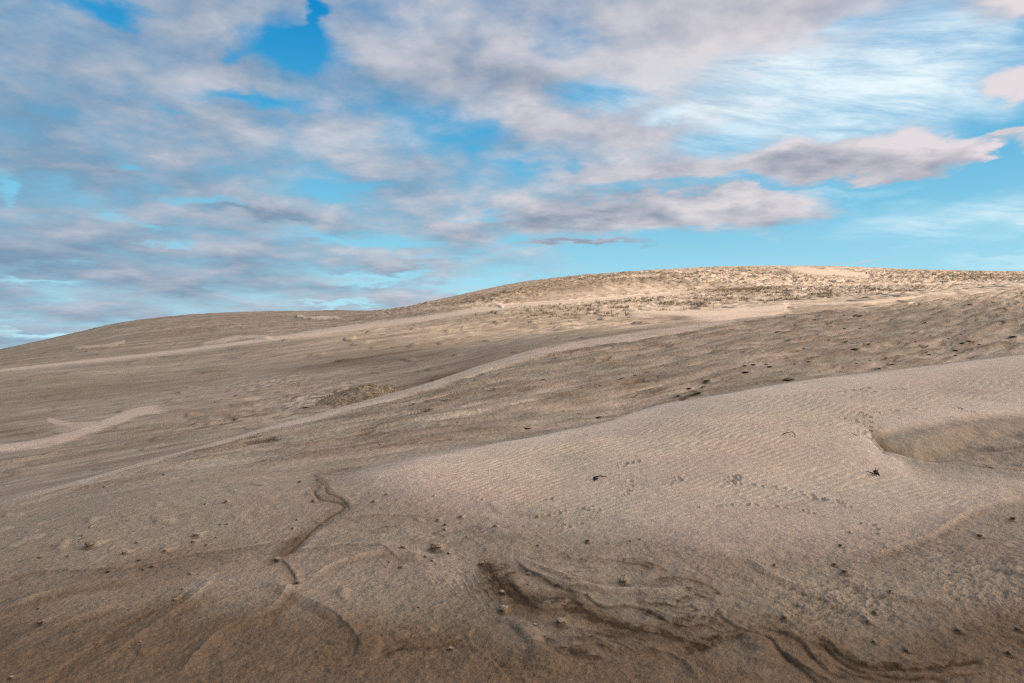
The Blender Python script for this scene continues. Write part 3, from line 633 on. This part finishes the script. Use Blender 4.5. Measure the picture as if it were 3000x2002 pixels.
# ------------------------------------------------------------------ build the ground sheets
def grid_mesh(name, r0, r1, cap=False):
    n = r1 - r0 + 1
    V = np.stack([WX[r0:r1 + 1], WY[r0:r1 + 1], WZ[r0:r1 + 1]], -1).reshape(-1, 3).astype(f32)
    col = SOIL_SHADE[r0:r1 + 1].reshape(-1, 4)
    i = np.arange(n - 1)[:, None]; j = np.arange(NC)[None]
    j2 = (j + 1) % NC
    a = i * NC + j; b = i * NC + j2; c = (i + 1) * NC + j2; d = (i + 1) * NC + j
    Q = np.stack(np.broadcast_arrays(a, d, c, b), -1).reshape(-1, 4).astype(np.int32)
    loops = Q.ravel(); starts = np.arange(len(Q)) * 4; tot = np.full(len(Q), 4)
    if cap:
        V = np.vstack([V, [[0, 0, WZ[r0].mean()]]]).astype(f32); col = np.vstack([col, [[0.3, 0, 0, 0]]]).astype(f32)
        ci = len(V) - 1
        jj = np.arange(NC); T = np.stack([jj, (jj + 1) % NC, np.full(NC, ci)], -1).astype(np.int32)
        starts = np.concatenate([starts, len(loops) + np.arange(NC) * 3]); tot = np.concatenate([tot, np.full(NC, 3)])
        loops = np.concatenate([loops, T.ravel()])
    me = bpy.data.meshes.new(name)
    me.vertices.add(len(V)); me.vertices.foreach_set('co', V.ravel())
    me.loops.add(len(loops)); me.loops.foreach_set('vertex_index', loops.astype(np.int32))
    me.polygons.add(len(starts)); me.polygons.foreach_set('loop_start', starts.astype(np.int32)); me.polygons.foreach_set('loop_total', tot.astype(np.int32))
    me.polygons.foreach_set('use_smooth', np.ones(len(starts), bool))
    me.update(calc_edges=True)
    at = me.color_attributes.new('soil', 'FLOAT_COLOR', 'POINT'); at.data.foreach_set('color', col.astype(f32).ravel())
    me.materials.append(SAND)
    o = bpy.data.objects.new(name, me); COL.objects.link(o)
    return o
g = grid_mesh('ground', 0, SPLIT[10] + 10, cap=True); tag(g, kind='structure')
g = grid_mesh('dune_slope', SPLIT[10] + 10, SPLIT[14] - 4); tag(g, kind='structure')
g = grid_mesh('hills', SPLIT[14] - 4, NR - 1); tag(g, kind='structure')

def at_px(u, row):
    i, j = place(u, row)
    return Vector((WX[i, j], WY[i, j], WZ[i, j])), WY[i, j]

# ------------------------------------------------------------------ clods
def ico_lump(name, seed, flat, layers, mat, sub=3):
    import bmesh
    bm = bmesh.new(); bmesh.ops.create_icosphere(bm, subdivisions=sub, radius=1)
    r = random.Random(seed); o1, o2 = r.uniform(0, 50), r.uniform(0, 50)
    P = np.array([v.co[:] for v in bm.verts])
    n = .35 * vnoise(P[:, 0] * 1.1 + o1, P[:, 1] * 1.1 + P[:, 2] * .9 + o2) + .2 * vnoise(P[:, 0] * 2.6 + o2, P[:, 1] * 2.6 - P[:, 2] * 2 + o1) + .10 * vnoise(P[:, 0] * 6 + o2, P[:, 2] * 6 + P[:, 1] * 5)
    P = P * (1 + n)[:, None]
    P[:, 2] *= flat
    if layers:                       # wind-cut ledges: the lump steps in and out with height
        q = P[:, 2] / flat * layers + .4 * vnoise(P[:, 0] * 2, P[:, 1] * 2, seed)
        s = 1 + .16 * np.sign(np.sin(q * math.pi)) * np.abs(np.sin(q * math.pi)) ** .5
        P[:, 0] *= s; P[:, 1] *= s
    P[:, 2] = np.where(P[:, 2] < -.15, -.15 + (P[:, 2] + .15) * .3, P[:, 2])
    for v, p in zip(bm.verts, P): v.co = Vector(p)
    bm.normal_update()
    me = bpy.data.meshes.new(name); bm.to_mesh(me); bm.free()
    for p in me.polygons: p.use_smooth = (p.index % 3 != 0) if layers else True
    me.materials.append(mat); return me
PROTO = {m: [ico_lump('sand_clod', s + q * 10, fl, ly, mat) for s, fl, ly in ((1, .55, 0), (2, .42, 2), (3, .62, 3), (4, .38, 0), (5, .5, 2))]
         for q, (m, mat) in enumerate((('c', CRUST), ('p', CRUSTP), ('d', CRUSTD)))}
ORD = ['leftmost', 'second from left', 'third from left', 'fourth from left', 'fifth from left', 'sixth from left', 'seventh from left', 'eighth from left', 'ninth from left', 'tenth from left',
       'eleventh from left', 'twelfth from left', 'thirteenth from left', 'fourteenth from left', 'fifteenth from left', 'sixteenth from left', 'seventeenth from left', 'eighteenth from left', 'nineteenth from left', 'twentieth from left',
       'twenty-first from left', 'twenty-second from left', 'twenty-third from left', 'twenty-fourth from left', 'twenty-fifth from left', 'twenty-sixth from left', 'twenty-seventh from left', 'twenty-eighth from left', 'twenty-ninth from left', 'thirtieth from left']
WHERE = {'left': ('dark left foreground', 'c', 'clods scattered on the dark left foreground'),
         'gully': ('winding gully', 'c', 'clods beside the winding gully'),
         'sheetfoot': ('rippled pale sheet foot', 'c', 'clods at the foot of the rippled sheet'),
         'strata': ('dark wavy sand layers', 'p', 'clods among the bared dark layers'),
         'right': ('rough right foreground', 'd', 'clods on the rough right foreground'),
         'crest': ('strip above the rippled sheet', 'd', 'clods above the edge of the rippled sheet'),
         'upper': ('shaded right slope', 'd', 'clods on the shaded slope'),
         'far': ('slope at far right', 'd', 'clods on the far right of the slope'),
         'middle': ('streaked middle slope', 'c', 'clods in the middle of the slope')}
SPECIAL = {('left', 620): 'large dark-fronted clod with a broad pinkish sand tail, biggest on the left foreground',
           ('left', 285): 'thumb-shaped clod with long pale tail, alone near the lower left corner',
           ('gully', 1910): 'upright pointed clod left of the gully mouth, dark on its left face',
           ('gully', 2045): 'clod at the bottom tip of the pale spur below the gully',
           ('strata', 650): 'long layered pale crust lump beside a small scoop, right of the gully',
           ('strata', 1510): 'oval pinkish layered lump standing alone in the bare moist pan',
           ('strata', 1115): 'layered pale lump on the left rim of the moist pan',
           ('strata', 1945): 'rounded pale cap with dark underside between the wavy layers',
           ('right', 2275): 'dark flat clod near the right picture edge below the rippled sheet',
           ('right', 2045): 'dark flat clod with pale rim on smooth sand right of the ripples',
           ('crest', 150): 'black undercut crust block with a pale right end above the sheet edge',
           ('crest', 105): 'long flat dark ledge lying just above the sheet edge',
           ('crest', 730): 'stack of three thin dark ledges touching the sheet edge',
           ('upper', 1190): 'broad dark clod in mid slope, largest under the ridge on the right',
           ('middle', 1050): 'long dark clod with pale top in the middle of the streaked slope'}
SRC = {'left': (0, 1350), 'gully': (0, 1350), 'sheetfoot': (1000, 1350), 'strata': (1000, 1350), 'right': (2000, 1350), 'crest': (2000, 750), 'upper': (2000, 750), 'far': (2000, 750), 'middle': (1000, 750)}
first = {}
for nm, lst in CL.items():
    where, kind, grp = WHERE[nm]
    order = sorted(range(len(lst)), key=lambda i: lst[i][0])
    for rank, i in enumerate(order):
        u, row, wpx = lst[i]
        p, Yd = at_px(u, row)
        a = wpx * Yd / F * (.62 if nm in ('left', 'gully', 'strata') else .44)
        rr = random.Random(hash((round(u), round(row))) & 0xffff)
        kk = kind
        if kind == 'c' and rr.random() < .4: kk = 'p'
        if nm in ('crest', 'upper', 'far') and rr.random() < .25: kk = 'c'
        me = rr.choice(PROTO[kk])
        o = bpy.data.objects.new('sand_clod', me); COL.objects.link(o)
        flat = {'crest': .22, 'upper': .22, 'far': .22, 'middle': .24}.get(nm, .85)
        o.scale = (a * rr.uniform(.9, 1.1) * (1.7 if flat < .5 else 1), a * rr.uniform(.8, 1.3), a * flat * rr.uniform(.8, 1.15))
        o.rotation_euler = (rr.uniform(-.12, .12), rr.uniform(-.12, .12), rr.uniform(-.5, .5) + (.6 if nm in ('crest', 'upper', 'far', 'middle') else 0))
        o.location = p + Vector((0, 0, a * .08))
        sx = round((u - SRC[nm][0]) * 2.35)
        lab = SPECIAL.get((nm, sx))
        if not lab:
            size = 'small' if wpx < 9 else 'mid-sized' if wpx < 14 else 'wide'
            lab = f"{size} {'dark' if kk == 'd' else 'pale' if kk == 'p' else 'brown'} sand clod, {ORD[rank]} on the {where}"
        tag(o, lab, 'clod', grp)

# ------------------------------------------------------------------ twigs
def tube(bm, pts, r0, r1, seg=7):
    import bmesh
    rings = []
    n = len(pts)
    for i, p in enumerate(pts):
        p = Vector(p); d = (Vector(pts[min(i + 1, n - 1)]) - Vector(pts[max(i - 1, 0)])).normalized()
        s = d.cross(Vector((0, 0, 1))); s = s.normalized() if s.length > .01 else Vector((1, 0, 0)); t = s.cross(d)
        r = r0 + (r1 - r0) * i / (n - 1)
        rings.append([bm.verts.new(p + s * (r * math.cos(q * 2 * math.pi / seg)) + t * (r * math.sin(q * 2 * math.pi / seg))) for q in range(seg)])
    for a, b in zip(rings, rings[1:]):
        for q in range(seg): bm.faces.new((a[q], a[(q + 1) % seg], b[(q + 1) % seg], b[q]))
    bm.faces.new(rings[0][::-1]); bm.faces.new(rings[-1])

def mesh_obj(name, bm, mat, parent=None, loc=None, smooth=True):
    bm.normal_update()
    me = bpy.data.meshes.new(name); bm.to_mesh(me); bm.free(); me.materials.append(mat)
    if smooth:
        for p in me.polygons: p.use_smooth = True
    o = bpy.data.objects.new(name, me); COL.objects.link(o)
    if parent: o.parent = parent
    if loc is not None: o.location = loc
    return o
import bmesh
def twig(u, row, chains, label, lift=.015):
    p, Yd = at_px(u, row)
    bm = bmesh.new()
    for pts, r0, r1 in chains:
        P3 = []
        for (du, dr, up) in pts:
            q, _ = at_px(u + du, row + dr)
            P3.append(q - p + Vector((0, 0, up)))
        tube(bm, P3, r0, r1)
    o = mesh_obj('dead_twig', bm, WOOD, loc=p + Vector((0, 0, lift)))
    return tag(o, label, 'twig', 'dead twigs on the rippled sheet')
twig(2310, 1295, [([(-18, 1, .0), (-8, 0, .015), (2, -1, .02), (10, -2, .025), (14, 0, .02), (22, 5, 0)], .007, .004), ([(10, -2, .02), (14, -4, .03), (17, -5, .03)], .003, .0015), ([(17, 3, .02), (19, 8, .0)], .004, .002)],
     'thin bent twig lying alone on the rippled pale sheet')
twig(2568, 1402, [([(-7, -2, .01), (-2, -1, .025), (2, 1, .025), (8, 2, 0)], .018, .010), ([(-2, -1, .02), (-3, -2, .06)], .005, .002), ([(1, 0, .03), (4, -2, .05), (6, -3, .05)], .005, .002), ([(-6, 1, .01), (6, 3, .02)], .02, .014), ([(-9, -1, .0), (-30, -6, .0)], .008, .003)],
     'dark knotty twig in a wind scoop below the blowout hollow')
twig(1752, 1421, [([(-14, 2, .0), (-6, 1, .03), (4, -1, .02), (14, -2, .01), (26, -4, .0)], .012, .004), ([(4, -1, .02), (12, -3, .03)], .004, .002), ([(-12, 3, .0), (2, 1, .01)], .014, .007)],
     'short dark twig half buried at the left of the rippled sheet')

# ------------------------------------------------------------------ marram on the far hilltop
def tuft(verts, faces, p, hgt, n, rnd, spread=.5):
    for _ in range(n):
        a = rnd.uniform(0, 6.283); r = hgt * spread * rnd.random() ** .5
        bx, by = p[0] + r * math.cos(a), p[1] + r * math.sin(a)
        hh = hgt * rnd.uniform(.5, 1.1); ln = hgt * rnd.uniform(.1, .6); w = hgt * rnd.uniform(.035, .07)
        b = rnd.uniform(0, 6.283); cx, cy = math.cos(b) * w, math.sin(b) * w
        ex, ey = math.cos(a) * ln, math.sin(a) * ln
        k = len(verts)
        verts += [(bx - cx, by - cy, p[2] - .05 * hgt), (bx + cx, by + cy, p[2] - .05 * hgt), (bx + ex * .4 + cx * .7, by + ey * .4 + cy * .7, p[2] + hh * .65), (bx + ex * .4 - cx * .7, by + ey * .4 - cy * .7, p[2] + hh * .65), (bx + ex, by + ey, p[2] + hh)]
        faces += [(k, k + 1, k + 2, k + 3), (k + 3, k + 2, k + 4)]

def scatter_grass(name, label, cat, centre_list, mat, seed, hmin, hmax, blades):
    rnd = random.Random(seed); V = []; Fc = []
    for (cx, cy, rx, ry, ti, n) in centre_list:
        cnt = 0; tries = 0
        while cnt < n and tries < n * 12:
            tries += 1
            a = rnd.gauss(0, .55); b = rnd.gauss(0, .55)
            c, s = math.cos(math.radians(ti)), math.sin(math.radians(ti))
            u = cx + a * rx * c - b * ry * s; row = cy + a * rx * s + b * ry * c
            if not -60 < u < 3060: continue
            i, j = place(u, row)
            if i >= NR - 40 or i < SPLIT[12]: continue
            if SOIL_SHADE[i, j, 1] > .5: continue
            nz = float(vnoise(np.array([WX[i, j] / 5.0]), np.array([WY[i, j] / 5.0]), 71)[0])
            if nz < rnd.uniform(-.15, .2): continue
            p = (WX[i, j], WY[i, j], WZ[i, j]); cnt += 1
            tuft(V, Fc, p, rnd.uniform(hmin, hmax), blades, rnd)
    me = bpy.data.meshes.new(name); me.from_pydata(V, [], Fc); me.materials.append(mat); me.update()
    o = bpy.data.objects.new(name, me); COL.objects.link(o)
    return tag(o, label, cat, kind='stuff')
scatter_grass('dune_grass', 'sparse grey brown marram tufts dotting the sunlit hilltop', 'grass',
              [(2000, 804, 420, 20, -3, 1500), (2700, 812, 380, 18, 2, 600), (1950, 893, 360, 30, -4, 900), (2500, 858, 420, 24, -2, 900), (1750, 812, 150, 8, -6, 350), (2850, 812, 200, 9, 0, 500),
               (2150, 928, 120, 5, -3, 60)], DUNEG, 3, .18, .62, 9)

# hummock of dried grass and litter behind the ridge
hp, hY = at_px(1075, 1168)
root = bpy.data.objects.new('grassy_hummock', None); COL.objects.link(root)
root.location = Vector((hp.x, hp.y, hp.z)); tag(root, 'low brown hummock speckled with dried grass behind the pale ridge band', 'hummock')
bm = bmesh.new(); bmesh.ops.create_grid(bm, x_segments=90, y_segments=60, size=1)
P = np.array([v.co[:] for v in bm.verts])
wx = hY * 150 / F; wy = 3.2
gx = P[:, 0] * wx; gy = P[:, 1] * wy
rad = np.sqrt(P[:, 0] ** 2 + P[:, 1] ** 2)
ang = .12 * vnoise(P[:, 0] * 2 + 5, P[:, 1] * 2 + 3)
prof = np.clip(1 - (rad + ang) ** 2, 0, 1) ** .8
hz = hY * 50 / F * prof * (1 - .35 * np.clip(-P[:, 0], 0, 1)) + .14 * prof ** .3 * fbm(gx / .55, gy / .55, 4, 80) + .05 * prof ** .3 * fbm(gx / .18, gy / .18, 2, 81)
tiltz = -(.0) * gx
for v, a, b, c in zip(bm.verts, gx, gy, hz): v.co = Vector((a, b, c - .25))
HUMM = simple_mat('litter_covered_sand', (.13, .095, .065), (.44, .345, .245), 7.5, .95, .05)
mo = mesh_obj('mound', bm, HUMM, root)
rnd = random.Random(5); V = []; Fc = []
for _ in range(300):
    a, b = rnd.uniform(-.95, .95), rnd.uniform(-.95, .95)
    if a * a + b * b > .85: continue
    k = int(np.argmin((P[:, 0] - a) ** 2 + (P[:, 1] - b) ** 2))
    tuft(V, Fc, (gx[k], gy[k], hz[k] - .25), rnd.uniform(.08, .2), 8, rnd, .6)
me = bpy.data.meshes.new('dry_grass'); me.from_pydata(V, [], Fc); me.materials.append(STRAW); me.update()
o = bpy.data.objects.new('dry_grass', me); COL.objects.link(o); o.parent = root

# tiny bush on the pale sand of the hilltop
sp_, sY = at_px(2538, 806)
V = []; Fc = []; rnd = random.Random(9)
bm = bmesh.new()
for q in range(7):
    a = q * .9; tube(bm, [(0, 0, -.05), (.12 * math.cos(a), .12 * math.sin(a), .35), (.3 * math.cos(a), .3 * math.sin(a), .75)], .03, .012, 5)
sh = bpy.data.objects.new('small_shrub', None); COL.objects.link(sh); sh.location = sp_
tag(sh, 'tiny dark shrub standing alone on the pale sand near the hilltop', 'shrub')
mesh_obj('branches', bm, WOOD, sh)
for _ in range(14): tuft(V, Fc, (rnd.uniform(-.2, .2), rnd.uniform(-.2, .2), rnd.uniform(.2, .7)), .35, 12, rnd, .7)
me = bpy.data.meshes.new('foliage'); me.from_pydata(V, [], Fc); me.materials.append(DUNEG); me.update()
o = bpy.data.objects.new('foliage', me); COL.objects.link(o); o.parent = sh

# ------------------------------------------------------------------ sky
SUN_EL = math.radians(20); SUN_AZ = math.radians(112)     # azimuth clockwise from +y
w = bpy.data.worlds.new('World'); scene.world = w; w.use_nodes = True
w.cycles.sampling_method = 'MANUAL'; w.cycles.sample_map_resolution = 1024
nt = w.node_tree; N = nt.nodes; L = nt.links
for n in list(N): N.remove(n)
out = N.new('ShaderNodeOutputWorld'); bg = N.new('ShaderNodeBackground'); L.new(bg.outputs[0], out.inputs[0])
bg.inputs['Strength'].default_value = .1
tc = N.new('ShaderNodeTexCoord')
def link(v, s):
    if hasattr(v, 'is_linked'): L.new(v, s)
    else: s.default_value = v
def M(op, a, b=0.0, c=0.0, clamp=False):
    n = N.new('ShaderNodeMath'); n.operation = op; n.use_clamp = clamp
    link(a, n.inputs[0]); link(b, n.inputs[1]); link(c, n.inputs[2]); return n.outputs[0]
def VM(op, a, b=None, out_=0):
    n = N.new('ShaderNodeVectorMath'); n.operation = op; link(a, n.inputs[0])
    if b is not None: link(b, n.inputs[1])
    return n.outputs[out_]
def MR(v, a, b, c=0.0, d=1.0, sm=True):
    n = N.new('ShaderNodeMapRange'); n.interpolation_type = 'SMOOTHSTEP' if sm else 'LINEAR'
    link(v, n.inputs[0])
    for i, q in enumerate((a, b, c, d)): link(q, n.inputs[i + 1])
    return n.outputs[0]
def MIX(f, a, b):
    n = N.new('ShaderNodeMix'); n.data_type = 'RGBA'; link(f, n.inputs[0])
    link(a if hasattr(a, 'is_linked') else (*a, 1), n.inputs[6]); link(b if hasattr(b, 'is_linked') else (*b, 1), n.inputs[7]); return n.outputs[2]
def NOISE(vec, scale, det=4, rough=.5, out_=0, dist=0.0):
    n = N.new('ShaderNodeTexNoise'); L.new(vec, n.inputs['Vector']); n.inputs['Scale'].default_value = scale; n.inputs['Detail'].default_value = det
    n.inputs['Roughness'].default_value = rough; n.inputs['Distortion'].default_value = dist; return n.outputs[out_]
def COMB(x, y, z=0.0):
    n = N.new('ShaderNodeCombineXYZ'); link(x, n.inputs[0]); link(y, n.inputs[1]); link(z, n.inputs[2]); return n.outputs[0]
sp3 = N.new('ShaderNodeSeparateXYZ'); L.new(tc.outputs['Generated'], sp3.inputs[0])
dx, dy, dzz = sp3.outputs
el = M('ARCSINE', dzz)
az = M('ARCTAN2', dx, dy)
zz = M('ADD', M('MAXIMUM', dzz, 0.0), .17)
plane = COMB(M('DIVIDE', dx, zz), M('DIVIDE', dy, zz), 0.0)         # where the line of sight meets the cloud layer
n_w = NOISE(plane, 1.1, 3, .5, 1)
AE = COMB(az, el, 0.0)
warp = VM('MULTIPLY', VM('SUBTRACT', n_w, (.5, .5, .5)), (.16, .075, 0))
n_w2 = NOISE(plane, 5.0, 5, .6, 1)
warp2 = VM('MULTIPLY', VM('SUBTRACT', n_w2, (.5, .5, .5)), (.11, .06, 0))
AEw = VM('ADD', VM('ADD', AE, warp), warp2)
def to_ae(sx, sy):
    u, r = sx * 1.2766, sy * 1.2766
    a = math.atan((u - CX) / F); return a, math.atan((HZ - r) / F * math.cos(a))
def field(vec, lst, start=0.0):
    acc = start
    for (cx, cy, rx, ry, a) in lst:
        A, E = to_ae(cx, cy); k = math.cos(A) ** 2
        rxa = rx * 1.2766 / F * k; rya = ry * 1.2766 / F * math.cos(A)
        d = VM('LENGTH', VM('MULTIPLY', VM('SUBTRACT', vec, (A, E, 0)), (1 / rxa, 1 / rya, 0)), None, 1)
        acc = M('ADD', M('MULTIPLY', MR(d, 1.75, 0.0), a), acc)
    return acc
HOLES = [(655,100,100,36,-1.6),(703,28,18,34,-1.1),(515,112,34,12,-.7),(205,8,130,18,-1.0),(560,226,110,15,-.9),(1030,300,120,30,-.65),(960,345,110,24,-.55),(775,430,105,24,-.85),(320,366,28,10,-.7),(0,440,22,26,-.9),
         (500,466,85,9,-.8),(305,497,45,7,-.8),(810,538,160,12,-.9),(430,549,80,8,-.7),(880,628,115,13,-1.0),(760,687,70,7,-.8),(1100,668,120,16,-.9),(1090,480,70,10,-.8),(1180,560,60,22,-.7),(50,645,90,8,-.5),(60,775,140,12,-.8),
         (1300,100,60,45,-.5),(1362,226,85,32,-1.1),(1520,266,80,14,-.8),(1940,46,75,12,-.6),(2210,165,150,28,-1.2),(2310,90,60,36,-1.0),(2290,270,90,30,-.9),(1310,385,30,12,-.5),
         (1900,585,720,75,-1.9),(1930,425,300,20,-1.0),(1640,325,80,22,-1.0),(1700,410,140,16,-.8),(2290,262,90,26,-.9),(2290,400,110,34,-1.2),(2335,345,60,40,-1.3),(1450,425,150,12,-.5),(2230,425,330,55,-1.5),(1750,425,160,10,-.6),(1190,400,50,20,-.5),(2120,250,300,60,-1.1),(1850,180,330,110,-.9),(400,236,60,8,-.4),(620,300,60,6,-.2),(1000,590,120,8,-.4)]
CLOUDS = [(1975,345,230,38,2.0),(1660,462,230,32,1.5),(1310,486,160,30,.45),(1390,292,190,34,.6),(1560,385,130,26,.6),(1350,566,190,8,1.1),(2275,190,110,32,1.9),(2297,337,40,15,2.0),(2335,277,36,13,1.9),(1985,596,125,8,1.5),
          (1600,60,260,80,.7),(1230,180,140,50,.5),(2280,25,110,34,1.0),(1080,600,130,28,.4),(470,180,110,40,.3),(1050,150,260,60,.25),(640,310,260,50,.25),(150,180,200,90,.2),(200,580,400,80,.25),(650,480,140,14,.3)]
mac = field(AEw, HOLES + CLOUDS, .62)
fb = NOISE(plane, 2.5, 7, .58, 0, .1)
fb2 = NOISE(plane, 7.0, 5, .6)
dens = M('ADD', mac, M('ADD', M('MULTIPLY', M('SUBTRACT', fb, .5), 2.3), M('MULTIPLY', M('SUBTRACT', fb2, .5), .75)))
alpha = MR(dens, -.30, 1.05)
# the same field a little further up the sky: tells tops from undersides
up = VM('ADD', plane, (0.0, -.16, 0))
fbu = NOISE(up, 2.5, 5, .58, 0, .1)
relief = M('SUBTRACT', fb, fbu)
# clear sky
ramp = N.new('ShaderNodeValToRGB'); L.new(MR(el, 0.0, .55, 0, 1, False), ramp.inputs[0])
cr = ramp.color_ramp
stops = [(0.0, (.56, .86, .92)), (.13, (.46, .80, .90)), (.30, (.26, .62, .80)), (.55, (.075, .42, .70)), (.82, (.002, .27, .60)), (1.0, (.0, .24, .56))]
cr.elements[0].position, cr.elements[0].color = stops[0][0], (*stops[0][1], 1)
cr.elements[1].position, cr.elements[1].color = stops[-1][0], (*stops[-1][1], 1)
for p_, c_ in stops[1:-1]:
    e = cr.elements.new(p_); e.color = (*c_, 1)
nish = N.new('ShaderNodeTexSky'); nish.sky_type = 'NISHITA'; nish.sun_disc = False; nish.sun_elevation = SUN_EL; nish.sun_rotation = SUN_AZ
nish.air_density = 1.0; nish.dust_density = 1.5
clear = VM('ADD', VM('MULTIPLY', ramp.outputs[0], (8.2, 8.6, 8.9)), VM('MULTIPLY', nish.outputs[0], (.06, .06, .06)))
# thin high cirrus
cs = N.new('ShaderNodeSeparateXYZ'); L.new(VM('ADD', AE, VM('MULTIPLY', warp, (.6, .8, 0))), cs.inputs[0])
caz, cel = cs.outputs[0], cs.outputs[1]
cvec = COMB(M('ADD', M('MULTIPLY', caz, 1.3), M('MULTIPLY', cel, .9)), M('ADD', M('MULTIPLY', cel, 6.5), M('MULTIPLY', caz, 1.3)), 0.0)
ci = NOISE(cvec, 5.2, 9, .68, 0, .25)
cmask = field(AEw, [(1760,190,380,130,1.0),(2060,235,260,50,.8),(1560,200,200,90,.4),(2150,120,160,40,.5),(2260,490,260,48,.8),(1900,430,170,12,.35),(2280,600,120,14,.45)], 0.0)
cir = M('MULTIPLY', MR(ci, .28, .70, .10, 1.0), MR(cmask, 0, 1.0, 0, .92, False), 0, True)
veil = MR(field(AEw, [(1800,150,420,170,1.0)], 0.0), 0, 1, 0, .42, False)
clear = MIX(cir, MIX(veil, clear, (6.3, 7.6, 8.4)), (8.2, 9.2, 9.4))
# cloud body colour: grey blue undersides, soft pinkish white tops, brighter towards the sun side
lx = MR(az, -.70, .66, 0, 1, False)
shade = M('ADD', M('ADD', M('MULTIPLY', relief, 2.0), M('MULTIPLY', M('SUBTRACT', fb2, .5), .9)), M('ADD', M('MULTIPLY', lx, .35), .30))
bright = field(AEw, [(480,185,110,40,.4),(700,330,160,40,.35),(930,285,60,25,.35),(2130,310,130,28,.8),(1820,320,60,14,.6),(2290,185,70,25,.9),(2297,335,40,16,.7),(1700,445,160,16,.5),(1650,100,260,70,.45),(2280,25,80,20,.5),(1200,375,90,25,.35),(1400,290,140,20,.25),(1230,140,120,30,.3),
                     (60,330,160,90,-.35),(350,400,260,60,-.2),(150,470,200,20,-.15),(880,430,120,16,-.4),(1330,495,160,16,-.4),(1850,368,150,18,-.45),(600,490,120,10,-.4),(100,600,300,60,-.25),(700,620,250,30,-.3),(1350,566,150,8,-.4)], 0.0)
shade = M('ADD', shade, bright, 0, True)
cloudc = MIX(shade, MIX(lx, (1.75, 2.75, 4.0), (3.0, 3.2, 3.9)), MIX(lx, (4.7, 5.2, 6.0), (7.2, 6.6, 6.8)))
front = MIX(alpha, clear, cloudc)
# away from the picture, round the sun, the overcast opens and its clouds are lit
sunv = (math.sin(SUN_AZ) * math.cos(SUN_EL), math.cos(SUN_AZ) * math.cos(SUN_EL), math.sin(SUN_EL))
sd = VM('DOT_PRODUCT', tc.outputs['Generated'], sunv, 1)
glow = M('MULTIPLY', MR(sd, .35, 1.0), MR(sd, .35, 1.0))
skyc = VM("ADD", front, VM("MULTIPLY", COMB(glow, glow, glow), (74.0, 62.0, 51.0)))
skyc = VM('MULTIPLY', skyc, COMB(*[MR(M('SUBTRACT', M('MULTIPLY', dx, .5), dy), -.5, .9, 1.0, .34)] * 3))
L.new(skyc, bg.inputs['Color'])

sun = bpy.data.lights.new('sun', 'SUN'); so = bpy.data.objects.new('sun', sun); COL.objects.link(so)
sun.energy = 5.0; sun.angle = math.radians(.6); sun.color = (1.0, .84, .66)
so.rotation_euler = (-Vector(sunv)).to_track_quat('-Z', 'Y').to_euler()

# added cloud out of view, its lumps set to keep sun off the nearer slopes
SV = Vector(sunv)
import bmesh as _b
bm = _b.new(); rc = random.Random(4)
LUMPS = [(10, -35, 0, 36), (-70, 0, 0, 36), (-100, 240, 14, 26), (-88, 190, 8, 26), (-84, 150, 5, 24), (-20, 10, 0, 36), (-110, 35, 0, 36), (-190, 100, 0, 36), (-95, 110, 0, 24), (60, -5, 4, 34), (110, -5, 8, 24), (40, 12, 2, 34), (-60, 45, 0, 34), (80, 22, 6, 24), (10, 38, 2, 27), (-110, 80, 0, 34), (-55, 70, 0, 20), (-140, 125, 0, 36), (-125, 170, 4, 34), (-150, 215, 4, 30),
         (-235, 60, 0, 40), (-240, 130, 0, 40), (130, -40, 8, 30), (180, -70, 10, 22), (-260, 200, 0, 34)]
for (x, y, z, r) in LUMPS:
    c = Vector((x, y, z)) + SV * (1500 + rc.uniform(-60, 60))
    res = _b.ops.create_icosphere(bm, subdivisions=4, radius=1)
    P = np.array([v.co[:] for v in res['verts']]); o1 = rc.uniform(0, 50)
    n = 1 + .22 * vnoise(P[:, 0] * 1.6 + o1, P[:, 1] * 1.6 + P[:, 2]) + .12 * vnoise(P[:, 0] * 4 + o1, P[:, 2] * 4 + P[:, 1] * 3)
    for v, p, q in zip(res['verts'], P, n): v.co = Vector(p) * float(q) * r + c
me = bpy.data.meshes.new('shade_cloud'); bm.to_mesh(me); bm.free()
for p in me.polygons: p.use_smooth = True
me.materials.append(simple_mat('shade_cloud_surface', (.86, .86, .88), (.93, .93, .93), .02, 1.0, .5))
o = bpy.data.objects.new('shade_cloud', me); COL.objects.link(o); tag(o, kind='structure')

# ------------------------------------------------------------------ camera
cam = bpy.data.cameras.new('camera'); co = bpy.data.objects.new('camera', cam); COL.objects.link(co)
co.location = (0, 0, EYE); co.rotation_euler = (math.pi / 2, 0, 0)
cam.sensor_width = 36; cam.lens = 24; cam.shift_y = (HZ - 1001) / 3000.0
cam.clip_start = .05; cam.clip_end = 20000
scene.camera = co
scene.cycles.use_denoising = False
scene.cycles.pixel_filter_type = 'BLACKMAN_HARRIS'; scene.cycles.filter_width = 1.25
scene.view_settings.view_transform = 'Standard'; scene.view_settings.look = 'None'
scene.view_settings.exposure = 0.13; scene.view_settings.gamma = 1.0
